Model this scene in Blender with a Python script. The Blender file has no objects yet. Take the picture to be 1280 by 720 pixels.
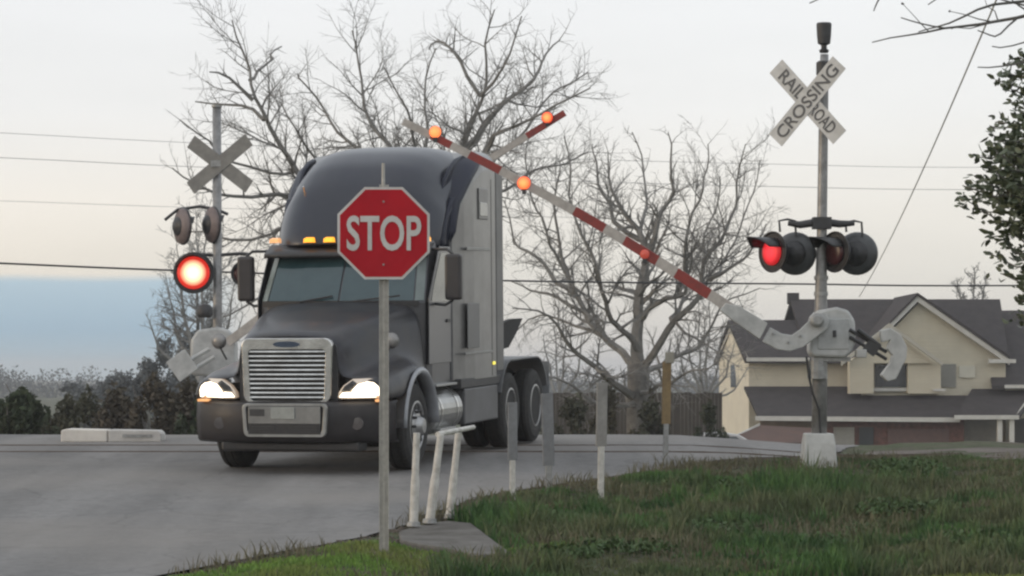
import bpy, bmesh, math, random
import numpy as np
from mathutils import Vector, Matrix, noise as mnoise
random.seed(7); rng = np.random.default_rng(7)
SC = bpy.context.scene
COL = SC.collection
R = math.radians
# ------------------------------------------------------------------ camera
F = 3500.0; HY = 470.0; CH = 1.46        # focal length in photo pixels, eye-level row, eye height
cam = bpy.data.cameras.new('camera'); camo = bpy.data.objects.new('camera', cam); COL.objects.link(camo)
cam.sensor_width = 36; cam.lens = F/1280*36; camo.location = (0, 0, CH); camo.rotation_euler = (R(90), 0, 0)
cam.shift_y = (HY-360)/1280; cam.clip_start = .5; cam.clip_end = 5000
SC.camera = camo
# ------------------------------------------------------------------ world
W = bpy.data.worlds.new('World'); SC.world = W; W.use_nodes = True
nt = W.node_tree; nt.nodes.clear()
def wn(t, **k):
    n = nt.nodes.new(t)
    for a, v in k.items(): setattr(n, a, v)
    return n
SUN_AZ = R(-105); SUN_EL = R(7)           # azimuth from +Y towards +X
out = wn('ShaderNodeOutputWorld'); add = wn('ShaderNodeAddShader')
bg1 = wn('ShaderNodeBackground'); bg2 = wn('ShaderNodeBackground')
sky = wn('ShaderNodeTexSky', sky_type='NISHITA', sun_disc=False); sky.sun_elevation = SUN_EL; sky.sun_rotation = SUN_AZ
sky.air_density = 1.0; sky.dust_density = 2.0
nt.links.new(sky.outputs[0], bg1.inputs[0]); bg1.inputs[1].default_value = .05
tc = wn('ShaderNodeTexCoord'); sep = wn('ShaderNodeSeparateXYZ'); nt.links.new(tc.outputs['Generated'], sep.inputs[0])
ramp = wn('ShaderNodeValToRGB'); nt.links.new(sep.outputs[2], ramp.inputs[0])
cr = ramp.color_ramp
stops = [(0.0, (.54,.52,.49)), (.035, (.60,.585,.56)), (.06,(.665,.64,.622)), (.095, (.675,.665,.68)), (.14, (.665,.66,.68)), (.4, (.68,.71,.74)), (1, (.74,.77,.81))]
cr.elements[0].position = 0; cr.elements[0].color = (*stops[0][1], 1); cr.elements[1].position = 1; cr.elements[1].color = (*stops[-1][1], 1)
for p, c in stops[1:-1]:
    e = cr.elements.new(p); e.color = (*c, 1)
def m(op, a, b=None, clamp=False):
    n = wn('ShaderNodeMath', operation=op); n.use_clamp = clamp
    for i, v in enumerate((a, b)):
        if v is None: continue
        if isinstance(v, (int, float)): n.inputs[i].default_value = v
        else: nt.links.new(v, n.inputs[i])
    return n.outputs[0]
def mr(v, a, b, c=0, d=1):
    n = wn('ShaderNodeMapRange', interpolation_type='SMOOTHSTEP'); nt.links.new(v, n.inputs[0])
    for i, x in enumerate((a, b, c, d)): n.inputs[i+1].default_value = x
    return n.outputs[0]
az = m('DIVIDE', sep.outputs[0], m('MAXIMUM', sep.outputs[1], .01))
nz = wn('ShaderNodeTexNoise'); nz.inputs['Scale'].default_value = 14; nz.inputs['Detail'].default_value = 4
mp = wn('ShaderNodeMapping'); mp.inputs['Scale'].default_value = (1, 1, 5); nt.links.new(tc.outputs['Generated'], mp.inputs[0]); nt.links.new(mp.outputs[0], nz.inputs['Vector'])
edge = m('ADD', sep.outputs[2], m('MULTIPLY', m('SUBTRACT', nz.outputs[0], .5), .003))
bank = m('MULTIPLY', mr(edge, .0364, .0325), mr(az, -.085, -.125))
bramp = wn('ShaderNodeValToRGB'); nt.links.new(m('MULTIPLY', sep.outputs[2], 28), bramp.inputs[0])
bramp.color_ramp.elements[0].color = (.28,.42,.50,1); bramp.color_ramp.elements[1].color = (.34,.46,.56,1)
e = bramp.color_ramp.elements.new(.45); e.color = (.24,.38,.50,1)
warm = wn('ShaderNodeMixRGB', blend_type='MULTIPLY'); nt.links.new(m('MULTIPLY', mr(az, .0, -.2), mr(sep.outputs[2], .1, .02)), warm.inputs[0])
nt.links.new(ramp.outputs[0], warm.inputs[1]); warm.inputs[2].default_value = (1.10, 1.055, 1.0, 1)
cl = wn('ShaderNodeTexNoise'); cl.inputs['Scale'].default_value = 5; cl.inputs['Detail'].default_value = 5; nt.links.new(mp.outputs[0], cl.inputs['Vector'])
clm = wn('ShaderNodeMixRGB', blend_type='MULTIPLY'); clm.inputs[0].default_value = 1
nt.links.new(warm.outputs[0], clm.inputs[1]); cmr = mr(cl.outputs[0], .3, .7, .97, 1.03); cc = wn('ShaderNodeCombineXYZ')
for i in range(3): nt.links.new(cmr, cc.inputs[i])
nt.links.new(cc.outputs[0], clm.inputs[2])
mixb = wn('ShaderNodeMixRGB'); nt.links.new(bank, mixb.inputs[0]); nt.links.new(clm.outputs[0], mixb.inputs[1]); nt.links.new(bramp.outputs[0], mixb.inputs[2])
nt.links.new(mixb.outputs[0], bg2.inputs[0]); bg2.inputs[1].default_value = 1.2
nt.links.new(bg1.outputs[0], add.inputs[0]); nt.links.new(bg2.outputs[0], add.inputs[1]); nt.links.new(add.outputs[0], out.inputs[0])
# ------------------------------------------------------------------ sun
sl = bpy.data.lights.new('sun', 'SUN'); so = bpy.data.objects.new('sun', sl); COL.objects.link(so)
sl.energy = .5; sl.angle = R(20); sl.color = (1, .85, .66)
sd = Vector((math.sin(SUN_AZ)*math.cos(SUN_EL), math.cos(SUN_AZ)*math.cos(SUN_EL), math.sin(SUN_EL)))
so.rotation_euler = sd.to_track_quat('Z', 'Y').to_euler()
SC.view_settings.view_transform = 'Standard'; SC.view_settings.look = 'None'; SC.view_settings.exposure = 0; SC.view_settings.gamma = 1
SC.view_settings.use_curve_mapping = False
SC.cycles.filter_width = 2.4; SC.cycles.use_denoising = True; SC.cycles.max_bounces = 6; SC.cycles.transparent_max_bounces = 8

# ------------------------------------------------------------------ helpers
def at(px, py, D): return Vector(((px-640)*D/F, D, CH-(py-HY)*D/F))
def smooth(a, b, x):
    t = min(1, max(0, (x-a)/(b-a))); return t*t*(3-2*t)
def gz(x, D):
    """height of the made ground: a slow climb to the crossing, then a bank down to the yards"""
    if D < 20: z = -.109
    elif D < 40: z = .034*(D-23.2)
    else: z = .571
    if D > 40: z = .571 - 3.9*smooth(41.5, 76, D)
    if x > 2.2 and D > 33.5: z -= .15*smooth(2.2, 5, x)*smooth(33.5, 38, D)
    return z

MATS = {}
def mat(name, col, rough=.6, metal=0, n1=None, scale=8, col2=None, detail=6, bump=0, bscale=60, coat=0, spec=.5, emit=None, es=0, alpha=None, trans=0, coords='Object', lo=.35, hi=.65, bdist=.02):
    if name in MATS: return MATS[name]
    mt = bpy.data.materials.new(name); mt.use_nodes = True; t = mt.node_tree; b = t.nodes['Principled BSDF']
    b.inputs['Base Color'].default_value = (*col, 1); b.inputs['Roughness'].default_value = rough; b.inputs['Metallic'].default_value = metal
    b.inputs['Coat Weight'].default_value = coat; b.inputs['Specular IOR Level'].default_value = spec; b.inputs['Coat Roughness'].default_value = .12
    b.inputs['Transmission Weight'].default_value = trans
    tc = t.nodes.new('ShaderNodeTexCoord')
    if col2 is None: col2 = tuple(c*.8 for c in col)
    n = t.nodes.new('ShaderNodeTexNoise'); n.inputs['Scale'].default_value = scale; n.inputs['Detail'].default_value = detail; n.inputs['Roughness'].default_value = .65
    t.links.new(tc.outputs[coords], n.inputs['Vector'])
    r = t.nodes.new('ShaderNodeValToRGB'); r.color_ramp.elements[0].position = lo; r.color_ramp.elements[1].position = hi
    r.color_ramp.elements[0].color = (*col, 1); r.color_ramp.elements[1].color = (*col2, 1)
    t.links.new(n.outputs[0], r.inputs[0]); t.links.new(r.outputs[0], b.inputs['Base Color'])
    if bump:
        n2 = t.nodes.new('ShaderNodeTexNoise'); n2.inputs['Scale'].default_value = bscale; n2.inputs['Detail'].default_value = 5
        t.links.new(tc.outputs[coords], n2.inputs['Vector'])
        bp = t.nodes.new('ShaderNodeBump'); bp.inputs['Strength'].default_value = bump; bp.inputs['Distance'].default_value = bdist
        t.links.new(n2.outputs[0], bp.inputs['Height']); t.links.new(bp.outputs[0], b.inputs['Normal'])
    if emit: b.inputs['Emission Color'].default_value = (*emit, 1); b.inputs['Emission Strength'].default_value = es
    MATS[name] = mt; return mt

def enrich(mt, sc2, amt=.25):
    t = mt.node_tree; b = t.nodes['Principled BSDF']; l = b.inputs['Base Color'].links[0]; src = l.from_socket
    tc = t.nodes.new('ShaderNodeTexCoord'); n = t.nodes.new('ShaderNodeTexNoise'); n.inputs['Scale'].default_value = sc2; n.inputs['Detail'].default_value = 8; n.inputs['Roughness'].default_value = .75
    t.links.new(tc.outputs['Object'], n.inputs['Vector'])
    r = t.nodes.new('ShaderNodeMapRange'); t.links.new(n.outputs[0], r.inputs[0]); r.inputs[1].default_value = .3; r.inputs[2].default_value = .7; r.inputs[3].default_value = 1-amt; r.inputs[4].default_value = 1+amt
    v = t.nodes.new('ShaderNodeVectorMath'); v.operation = 'SCALE'; t.links.new(src, v.inputs[0]); t.links.new(r.outputs[0], v.inputs['Scale']); t.links.new(v.outputs[0], b.inputs['Base Color'])
class MB:
    def __init__(s): s.v = []; s.f = []
    def add(s, vs, fs):
        o = len(s.v); s.v += [tuple(p) for p in vs]; s.f += [tuple(i+o for i in f) for f in fs]; return s
    def box(s, x0, x1, y0, y1, z0, z1):
        return s.add([(x, y, z) for z in (z0, z1) for y in (y0, y1) for x in (x0, x1)],
                     [(0,2,3,1), (4,5,7,6), (0,1,5,4), (2,6,7,3), (0,4,6,2), (1,3,7,5)])
    def obox(s, c, ax, ay, az, sx, sy, sz):
        c = Vector(c); ax = Vector(ax).normalized(); ay = Vector(ay).normalized(); az = Vector(az).normalized()
        vs = [c+ax*x*sx/2+ay*y*sy/2+az*z*sz/2 for z in (-1, 1) for y in (-1, 1) for x in (-1, 1)]
        return s.add(vs, [(0,2,3,1), (4,5,7,6), (0,1,5,4), (2,6,7,3), (0,4,6,2), (1,3,7,5)])
    def tube(s, pts, rad, n=8, cap=True):
        pts = [Vector(p) for p in pts]; k = len(pts)
        if isinstance(rad, (int, float)): rad = [rad]*k
        up = None; vs = []
        for i, p in enumerate(pts):
            d = (pts[min(i+1, k-1)]-pts[max(i-1, 0)]).normalized()
            if up is None:
                up = Vector((0, 0, 1)) if abs(d.z) < .9 else Vector((1, 0, 0))
            u = (up-d*up.dot(d)); u = u.normalized() if u.length > 1e-6 else d.orthogonal().normalized(); up = u; w = d.cross(u)
            vs += [p+(u*math.cos(2*math.pi*j/n)+w*math.sin(2*math.pi*j/n))*rad[i] for j in range(n)]
        fs = [(i*n+j, i*n+(j+1) % n, (i+1)*n+(j+1) % n, (i+1)*n+j) for i in range(k-1) for j in range(n)]
        if cap: fs += [tuple(range(n-1, -1, -1)), tuple(range((k-1)*n, k*n))]
        return s.add(vs, fs)
    def lathe(s, c, axis, prof, n=24, cap=True):
        """prof: list of (distance along axis, radius)"""
        c = Vector(c); a = Vector(axis).normalized(); u = a.orthogonal().normalized(); w = a.cross(u); vs = []
        for d, r in prof: vs += [c+a*d+(u*math.cos(2*math.pi*j/n)+w*math.sin(2*math.pi*j/n))*max(r, 1e-4) for j in range(n)]
        k = len(prof)
        fs = [(i*n+j, i*n+(j+1) % n, (i+1)*n+(j+1) % n, (i+1)*n+j) for i in range(k-1) for j in range(n)]
        if cap: fs += [tuple(range(n-1, -1, -1)), tuple(range((k-1)*n, k*n))]
        return s.add(vs, fs)
    def prism(s, poly, off):
        """closed planar polygon of 3D points pushed by the vector off"""
        off = Vector(off); p = [Vector(q) for q in poly]; n = len(p)
        return s.add(p+[q+off for q in p], [tuple(range(n-1, -1, -1)), tuple(range(n, 2*n))]+[(i, (i+1) % n, n+(i+1) % n, n+i) for i in range(n)])
    def grid(s, rows, closed=False):
        k = len(rows[0]); vs = [p for r in rows for p in r]; c = k if closed else k-1
        return s.add(vs, [(i*k+j, i*k+(j+1) % k, (i+1)*k+(j+1) % k, (i+1)*k+j) for i in range(len(rows)-1) for j in range(c)])
    def build(s, name, m_, parent=None, smooth_=False, bevel=0, subsurf=0, solid=0, fix=True, world=False):
        me = bpy.data.meshes.new(name)
        off = parent.location if (parent is not None and world) else Vector((0, 0, 0))
        if parent is not None and world and parent.parent is not None: off = off + parent.parent.location
        vs = [(p[0]-off[0], p[1]-off[1], p[2]-off[2]) for p in s.v]
        me.from_pydata(vs, [], s.f)
        if fix:
            b = bmesh.new(); b.from_mesh(me); bmesh.ops.recalc_face_normals(b, faces=b.faces); b.to_mesh(me); b.free()
        me.materials.append(m_)
        o = bpy.data.objects.new(name, me); COL.objects.link(o)
        if parent is not None: o.parent = parent
        if smooth_:
            for p in me.polygons: p.use_smooth = True
        if solid: q = o.modifiers.new('solid', 'SOLIDIFY'); q.thickness = solid; q.offset = -1
        if bevel: q = o.modifiers.new('bevel', 'BEVEL'); q.width = bevel; q.segments = 2; q.limit_method = 'ANGLE'
        if subsurf: q = o.modifiers.new('sub', 'SUBSURF'); q.levels = subsurf; q.render_levels = subsurf
        return o
def tag(o, label, cat, group=None, kind=None):
    o['label'] = label; o['category'] = cat
    if group: o['group'] = group
    if kind: o['kind'] = kind
    return o
def empty(name, loc, label, cat, rz=0, group=None):
    o = bpy.data.objects.new(name, None); COL.objects.link(o); o.location = loc; o.rotation_euler = (0, 0, rz)
    o.empty_display_size = .2
    return tag(o, label, cat, group)
def setting(o, kind='structure', label=None, cat=None):
    o['kind'] = kind
    if label: o['label'] = label; o['category'] = cat
    return o
_font = {}
def text_mb(s, size, squeeze=1, extrude=.003, bold=.0):
    cu = bpy.data.curves.new('t', 'FONT'); cu.body = s; cu.size = size; cu.align_x = 'CENTER'; cu.align_y = 'CENTER'; cu.extrude = extrude; cu.offset = bold
    cu.resolution_u = 4
    o = bpy.data.objects.new('t', cu); COL.objects.link(o); dg = bpy.context.evaluated_depsgraph_get()
    me = bpy.data.meshes.new_from_object(o.evaluated_get(dg)); xs = [v.co.x for v in me.vertices]; ys = [v.co.y for v in me.vertices]
    cx = (min(xs)+max(xs))/2; cy = (min(ys)+max(ys))/2
    b = MB(); b.add([((v.co.x-cx)*squeeze, v.co.y-cy, v.co.z) for v in me.vertices], [tuple(p.vertices) for p in me.polygons])
    w = (max(xs)-min(xs))*squeeze; h = max(ys)-min(ys)
    bpy.data.objects.remove(o); bpy.data.meshes.remove(me); bpy.data.curves.remove(cu)
    return b, w, h
def xf(b, o, ax, ay, az):
    o = Vector(o); b.v = [tuple(o+ax*p[0]+ay*p[1]+az*p[2]) for p in b.v]; return b

# ------------------------------------------------------------------ materials
asphalt = mat('asphalt', (.205,.197,.190), .92, n1=1, scale=.45, col2=(.165,.16,.156), bump=.5, bscale=22, spec=.25, coords='Object', lo=.3, hi=.7)
enrich(asphalt, 9, .22)
soil = mat('soil', (.105,.090,.070), .95, scale=1.3, col2=(.060,.082,.038), bump=.8, bscale=14, spec=.1); enrich(soil, 6, .35)
gravel = mat('gravel', (.17,.145,.125), .95, scale=1.2, col2=(.10,.085,.072), bump=1, bscale=26, spec=.2); enrich(gravel, 30, .4)
concrete = mat('concrete', (.17,.16,.148), .9, scale=2.5, col2=(.085,.078,.068), bump=.4, bscale=40, spec=.2)
white_pt = mat('white_paint_metal', (.62,.60,.56), .5, scale=12, col2=(.40,.38,.34), bump=.1)
galv = mat('galvanised_steel', (.36,.36,.35), .5, .35, scale=14, col2=(.24,.235,.225))
alum = mat('aluminium_mast', (.30,.295,.29), .45, .4, scale=10, col2=(.20,.195,.19))
black = mat('black_paint', (.022,.022,.024), .45, scale=20, col2=(.035,.033,.033))
rubber = mat('rubber', (.018,.018,.019), .85, scale=20, col2=(.035,.033,.03))
chrome = mat('chrome', (.72,.72,.70), .22, .9, scale=6, col2=(.5,.49,.47))
paint = mat('grey_truck_paint', (.021,.022,.029), .40, .1, scale=3, col2=(.036,.033,.033), coat=.10, spec=.32); enrich(paint, 11, .15)
paint_sky_lit = mat('side_paint_sky_lit', (.225,.222,.215), .38, .3, scale=1.6, col2=(.165,.16,.155), coat=.3); enrich(paint_sky_lit, 5, .1)  # same grey truck paint, its sky reflection put in as a lighter colour
navy = mat('navy_fairing_and_reflection', (.014,.017,.034), .45, .1, scale=3, col2=(.02,.022,.034), coat=.05, spec=.3)
glass = mat('windscreen_glass', (.022,.048,.056), .07, 0, scale=2, col2=(.035,.066,.074), spec=.6, coat=.25)
plast = mat('dark_plastic', (.05,.05,.052), .55, scale=12, col2=(.035,.033,.033))
sign_red = mat('sign_red', (.44,.012,.022), .55, scale=2.5, col2=(.35,.010,.019), spec=.15)
sign_white = mat('sign_white', (.60,.58,.56), .5, scale=6, col2=(.48,.46,.44))
cb_white = mat('crossbuck_white', (.60,.595,.58), .55, scale=7, col2=(.46,.455,.44))
cb_grey = mat('crossbuck_back', (.21,.21,.20), .6, .2, scale=7, col2=(.15,.15,.147))
letter = mat('letter_black', (.09,.09,.092), .7, scale=8, col2=(.14,.14,.14))
arm_red = mat('arm_red', (.25,.028,.02), .5, scale=9, col2=(.17,.03,.025))
arm_white = mat('arm_white', (.42,.39,.36), .5, scale=9, col2=(.30,.28,.26))
mech = mat('mechanism_grey', (.50,.50,.485), .5, .1, scale=6, col2=(.36,.36,.35))
bark = mat('bark', (.19,.18,.165), .9, scale=6, col2=(.11,.103,.095), bump=.6, bscale=30, spec=.2)
twigm = mat('twig', (.25,.24,.225), .9, scale=4, col2=(.17,.162,.15), spec=.1)
wire = mat('wire', (.03,.03,.032), .6)
leafm = mat('evergreen_leaf', (.135,.155,.095), .5, scale=18, col2=(.055,.070,.040), spec=.4)
cream = mat('cream_siding', (.50,.44,.30), .8, scale=1.2, col2=(.42,.375,.26), spec=.2)
trim = mat('white_trim', (.60,.58,.53), .7, scale=2, col2=(.5,.48,.44))
roofm = mat('roof_shingle', (.060,.052,.051), .9, scale=1.5, col2=(.042,.037,.037), spec=.15); enrich(roofm, 9, .2)
brickm = mat('red_brick', (.21,.095,.075), .9, scale=5, col2=(.11,.06,.045), spec=.2)
winm = mat('window_glass', (.05,.055,.06), .15, scale=2)
fencem = mat('fence_wood', (.065,.052,.042), .9, scale=2, col2=(.045,.038,.032))
brushm = mat('brush_leaf', (.090,.084,.056), .9, scale=.6, col2=(.058,.062,.044), spec=.1)
brushd = mat('dark_shrub_leaf', (.044,.058,.034), .9, scale=.6, col2=(.062,.066,.042), spec=.1)
farm_ = mat('distant_leaf_hazed', (.135,.145,.145), .95, scale=.2, col2=(.10,.112,.118), spec=.05)  # blue-grey distance haze mixed into the leaf colour
def lampmat(name, core, rim, es, r0, coord_r):
    """lamp glass: hot filament zone in the middle, coloured towards the rim (object space of the lens)"""
    mt = bpy.data.materials.new(name); mt.use_nodes = True; t = mt.node_tree; b = t.nodes['Principled BSDF']; b.inputs['Base Color'].default_value = (*[c*.5 for c in rim], 1)
    g = t.nodes.new('ShaderNodeTexCoord'); ln = t.nodes.new('ShaderNodeVectorMath'); ln.operation = 'LENGTH'; t.links.new(g.outputs['Object'], ln.inputs[0])
    r = t.nodes.new('ShaderNodeMapRange'); t.links.new(ln.outputs['Value'], r.inputs[0]); r.inputs[1].default_value = r0; r.inputs[2].default_value = coord_r
    mx = t.nodes.new('ShaderNodeMixRGB'); t.links.new(r.outputs[0], mx.inputs[0]); mx.inputs[1].default_value = (*core, 1); mx.inputs[2].default_value = (*rim, 1)
    t.links.new(mx.outputs[0], b.inputs['Emission Color']); b.inputs['Emission Strength'].default_value = es
    MATS[name] = mt; return mt
red_lit = lampmat('red_lamp_lit', (1.6,1.15,.75), (.85,.035,.015), 1.0, .045, .14)
red_mid = lampmat('red_lamp_side', (1.25,.05,.07), (.45,.012,.015), 1.0, .06, .15)
red_off = mat('red_lamp_off', (.07,.02,.022), .3)
arm_lit = lampmat('arm_lamp_lit', (1.8,.52,.15), (.7,.05,.02), 1.1, .060, .086)
head_lit = mat('headlamp_lit', (.8,.75,.65), .3, emit=(1, .86, .66), es=3.2)
head_ref = mat('headlamp_reflector', (.55,.52,.47), .2, .5, emit=(1, .72, .5), es=.25)
amber_lit = mat('amber_lamp_lit', (.7,.3,.02), .3, emit=(1, .42, .03), es=1.4)
amber_pale = mat('amber_marker_lit', (.7,.35,.12), .3, emit=(1, .5, .22), es=.7)
yel_lit = mat('yellow_marker_lit', (.7,.6,.05), .3, emit=(1, .85, .1), es=1.0)

def wear(mt):
    t = mt.node_tree; b = t.nodes['Principled BSDF']; src = b.inputs['Base Color'].links[0].from_socket; N = t.nodes.new; L = t.links.new
    tc = N('ShaderNodeTexCoord'); mp_ = N('ShaderNodeMapping'); mp_.inputs['Rotation'].default_value = (0, 0, R(15)); mp_.inputs['Scale'].default_value = (1.3, .10, 1); L(tc.outputs['Object'], mp_.inputs[0])
    n = N('ShaderNodeTexNoise'); n.inputs['Scale'].default_value = 1.1; n.inputs['Detail'].default_value = 3; L(mp_.outputs[0], n.inputs[0])
    r = N('ShaderNodeMapRange'); L(n.outputs[0], r.inputs[0]); r.inputs[1].default_value = .35; r.inputs[2].default_value = .65; r.inputs[3].default_value = .80; r.inputs[4].default_value = 1.12
    v = N('ShaderNodeTexVoronoi'); v.feature = 'DISTANCE_TO_EDGE'; v.inputs['Scale'].default_value = .55
    wn_ = N('ShaderNodeTexNoise'); wn_.inputs['Scale'].default_value = 1.5; wn_.inputs['Detail'].default_value = 6; L(tc.outputs['Object'], wn_.inputs[0])
    ad = N('ShaderNodeMixRGB'); ad.blend_type = 'ADD'; ad.inputs[0].default_value = .9; L(tc.outputs['Object'], ad.inputs[1]); L(wn_.outputs[1], ad.inputs[2]); L(ad.outputs[0], v.inputs[0])
    c = N('ShaderNodeMapRange'); L(v.outputs['Distance'], c.inputs[0]); c.inputs[1].default_value = .006; c.inputs[2].default_value = .022; c.inputs[3].default_value = .82; c.inputs[4].default_value = 1
    m1 = N('ShaderNodeMath'); m1.operation = 'MULTIPLY'; L(r.outputs[0], m1.inputs[0]); L(c.outputs[0], m1.inputs[1])
    s1 = N('ShaderNodeVectorMath'); s1.operation = 'SCALE'; L(src, s1.inputs[0]); L(m1.outputs[0], s1.inputs['Scale'])
    d = N('ShaderNodeTexNoise'); d.inputs['Scale'].default_value = .16; d.inputs['Detail'].default_value = 5; L(tc.outputs['Object'], d.inputs[0])
    dr = N('ShaderNodeMapRange'); L(d.outputs[0], dr.inputs[0]); dr.inputs[1].default_value = .45; dr.inputs[2].default_value = .62; dr.inputs[4].default_value = .7
    mx_ = N('ShaderNodeMixRGB'); L(dr.outputs[0], mx_.inputs[0]); L(s1.outputs[0], mx_.inputs[1]); mx_.inputs[2].default_value = (.225,.208,.19,1); L(mx_.outputs[0], b.inputs['Base Color'])
wear(asphalt)
# ------------------------------------------------------------------ ground, road, ballast
road_edge = [(-9, 12), (-4.0, 18.5), (-2.68, 21.3), (-1.9, 23.2), (-1.25, 24.6), (-.75, 27), (-.33, 29.2), (1.5, 32.9), (2.6, 35.1), (3.6, 36.6), (4.4, 38.4), (5.2, 42), (6, 58), (-40, 58), (-40, 12)]
def sdf(x, y, poly=road_edge):
    d = 1e9; ins = False; n = len(poly)
    for i in range(n):
        ax, ay = poly[i]; bx, by = poly[(i+1) % n]; ex, ey = bx-ax, by-ay; wx, wy = x-ax, y-ay
        t = max(0, min(1, (wx*ex+wy*ey)/(ex*ex+ey*ey))); dx, dy = wx-ex*t, wy-ey*t; d = min(d, dx*dx+dy*dy)
        if (ay > y) != (by > y) and x < (bx-ax)*(y-ay)/(by-ay)+ax: ins = not ins
    return -math.sqrt(d) if ins else math.sqrt(d)
def ground_z(x, D):
    z = gz(x, D)
    if 10 < D < 60 and abs(x) < 42:
        s = sdf(x, D)
        if s < 0: z -= .06*smooth(0, .12, -s)
        else:
            n = mnoise.noise(Vector((x*.55, D*.45, 3.1)))*.13 + mnoise.noise(Vector((x*1.9, D*1.7, 8)))*.035
            ditch = -.16*smooth(.3, 1.6, s)*(1-smooth(3.5, 6, s)) if D < 33 else 0
            z += n*smooth(.05, .8, s)+ditch*.5
    return z
def axis(segs):
    o = []
    for a, b, st in segs: o += list(np.arange(a, b, st))
    return o
xs = axis([(-1200, -60, 60), (-60, -9, 3), (-9, 9, .22), (9, 60, 3), (60, 1201, 60)])
ys = axis([(-60, 8, 8), (8, 19, 1), (19, 44, .22), (44, 90, 1.2), (90, 400, 20), (400, 3000, 150)])
g = MB(); g.grid([[(x, y, ground_z(x, y)) for x in xs] for y in ys])
go = g.build('ground', soil, smooth_=True, fix=False); setting(go)
# road sheet clipped to its outline: rows of points between left side and the right edge
def edge_x(D):
    for (ax, ay), (bx, by) in zip(road_edge[:12], road_edge[1:13]):
        if ay <= D <= by: return ax+(bx-ax)*(D-ay)/(by-ay)
    return 40
rows = []
for D in axis([(12, 58.1, .25)]):
    ex = edge_x(D)+.10*mnoise.noise(Vector((D*.8, 0, 1)))+.05*mnoise.noise(Vector((D*3, 0, 5)))
    rows.append([(-40+(ex+40)*t, D, gz(-40+(ex+40)*t, D)+.006+.012*mnoise.noise(Vector(((-40+(ex+40)*t)*.3, D*.3, 0)))) for t in [0, .3, .6, .7, .75, .8, .82, .84, .86, .88, .9, .92, .94, .96, .98, .995, 1]])
rd = MB(); rd.grid(rows); ro = rd.build('road', asphalt, smooth_=True, fix=False); setting(ro)
# ballast bed right of the road
rows = []
for x in axis([(3.6, 40, .3)]):
    e_ = smooth(3.6, 7.0, x); j_ = lambda k: .03*mnoise.noise(Vector((x*1.3, k*2.0, 4)))
    rows.append([(x, 34.6+.7*mnoise.noise(Vector((x*.6, 0, 9))), gz(x, 34.6)-.12)]+[(x, y_, gz(x, y_)-.06+(q_+j_(k_))*e_) for k_, (y_, q_) in enumerate(((35.6, .08), (36.2, .10), (37.0, .12), (38.3, .12), (39.6, .10)))]+[(x, 40.9, gz(x, 40.9)-.09)])
bl = MB(); bl.grid(rows); bo = bl.build('ballast_bed', gravel, fix=False); setting(bo)
tr = empty('railway_track', (0, 38, gz(0, 38)), 'rusty steel railway rails crossing behind the right hand signal mast', 'railway track')
rail_m = mat('rail_steel', (.16,.13,.11), .5, .5, scale=9, col2=(.10,.07,.05))
tie_m = mat('timber_tie', (.07,.055,.045), .9)
def railz(x, yy): return gz(x, yy)+.020+.045*smooth(3.6, 7, x)
for yy in (36.7, 38.13):
    b = MB(); rr_ = []
    for x in axis([(-24, 40.1, .5)]):
        z = railz(x, yy); rr_.append([(x, yy-.035, z-.12), (x, yy-.035, z), (x, yy+.035, z), (x, yy+.035, z-.12)])
    b.grid(rr_); b.build('rail', rail_m, tr, world=True, fix=False)
b = MB()
for k in range(58):
    x = 4.9+k*.6; z = railz(x, 37.4)-.02; b.box(x, x+.23, 36.1, 38.7, z-.12, z)
t_ = b.build('ties', tie_m, tr, world=True)
# concrete culvert slab with three white pipes standing on it
def gp(px, py):
    """ground point seen at a photo pixel"""
    D = 2.2488/((py-HY)/F+.034)
    return Vector(((px-640)*D/F, D, gz(0, D)))
poly = [gp(498, 667), gp(530, 658), gp(560, 654), gp(590, 657), gp(612, 674), gp(640, 695), gp(600, 697), gp(556, 688), gp(522, 683), gp(500, 678)]
b = MB(); b.prism([Vector((p.x, p.y, p.z-.14)) for p in poly], (0, 0, .165))
sl_ = b.build('concrete_slab', concrete, bevel=.02); tag(sl_, 'worn grey concrete slab at the road edge beneath the three white pipes', 'slab')

# ------------------------------------------------------------------ posts and pipes
def white_pipe(name, base, top, r, label, extra=None):
    b_ = gp(*base); b_.z += .05; D = b_.y; t_ = at(top[0], top[1], D)
    o = empty(name, b_, label, 'guard post')
    m_ = MB(); mid = (b_+t_)/2
    m_.tube([b_, b_+(t_-b_)*.03, b_+(t_-b_)*.45, b_+(t_-b_)*.55, t_], [r*1.25, r*1.2, r*1.15, r*.95, r*.9], 12)
    m_.build('pipe', white_pt, o, smooth_=False, world=True, bevel=.004)
    c = MB(); c.lathe(b_-Vector((0, 0, .01)), (0, 0, 1), [(0, r*1.9), (.035, r*1.7), (.04, r*1.2)], 12); c.build('base_collar', galv, o, world=True)
    return o, b_, t_
white_pipe('guard_pipe', (517, 663), (521, 541), .034, 'short upright white pipe standing alone, nearest the stop sign post')
o, b2, t2 = white_pipe('pipe_guard_rail', (537, 659), (551, 543), .036, 'leaning pair of white pipes joined by a bar along the top')
o['category'] = 'pipe frame'
b_ = gp(562, 653); b_.z += .05; t_ = at(573, 541, b_.y)
m_ = MB(); m_.tube([b_, b_+(t_-b_)*.45, b_+(t_-b_)*.55, t_], [.04, .038, .032, .03], 12); m_.build('pipe', white_pt, o, world=True, bevel=.004)
c = MB(); c.lathe(b_-Vector((0, 0, .01)), (0, 0, 1), [(0, .062), (.035, .058), (.04, .04)], 12); c.build('base_collar', galv, o, world=True)
m_ = MB(); r0 = at(547, 543, b2.y); r1 = at(592, 534, b_.y+.15); dr = (r1-r0).normalized()
m_.tube([r0, r1], [.026, .022], 10); m_.build('top_bar', white_pt, o, world=True)

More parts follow.
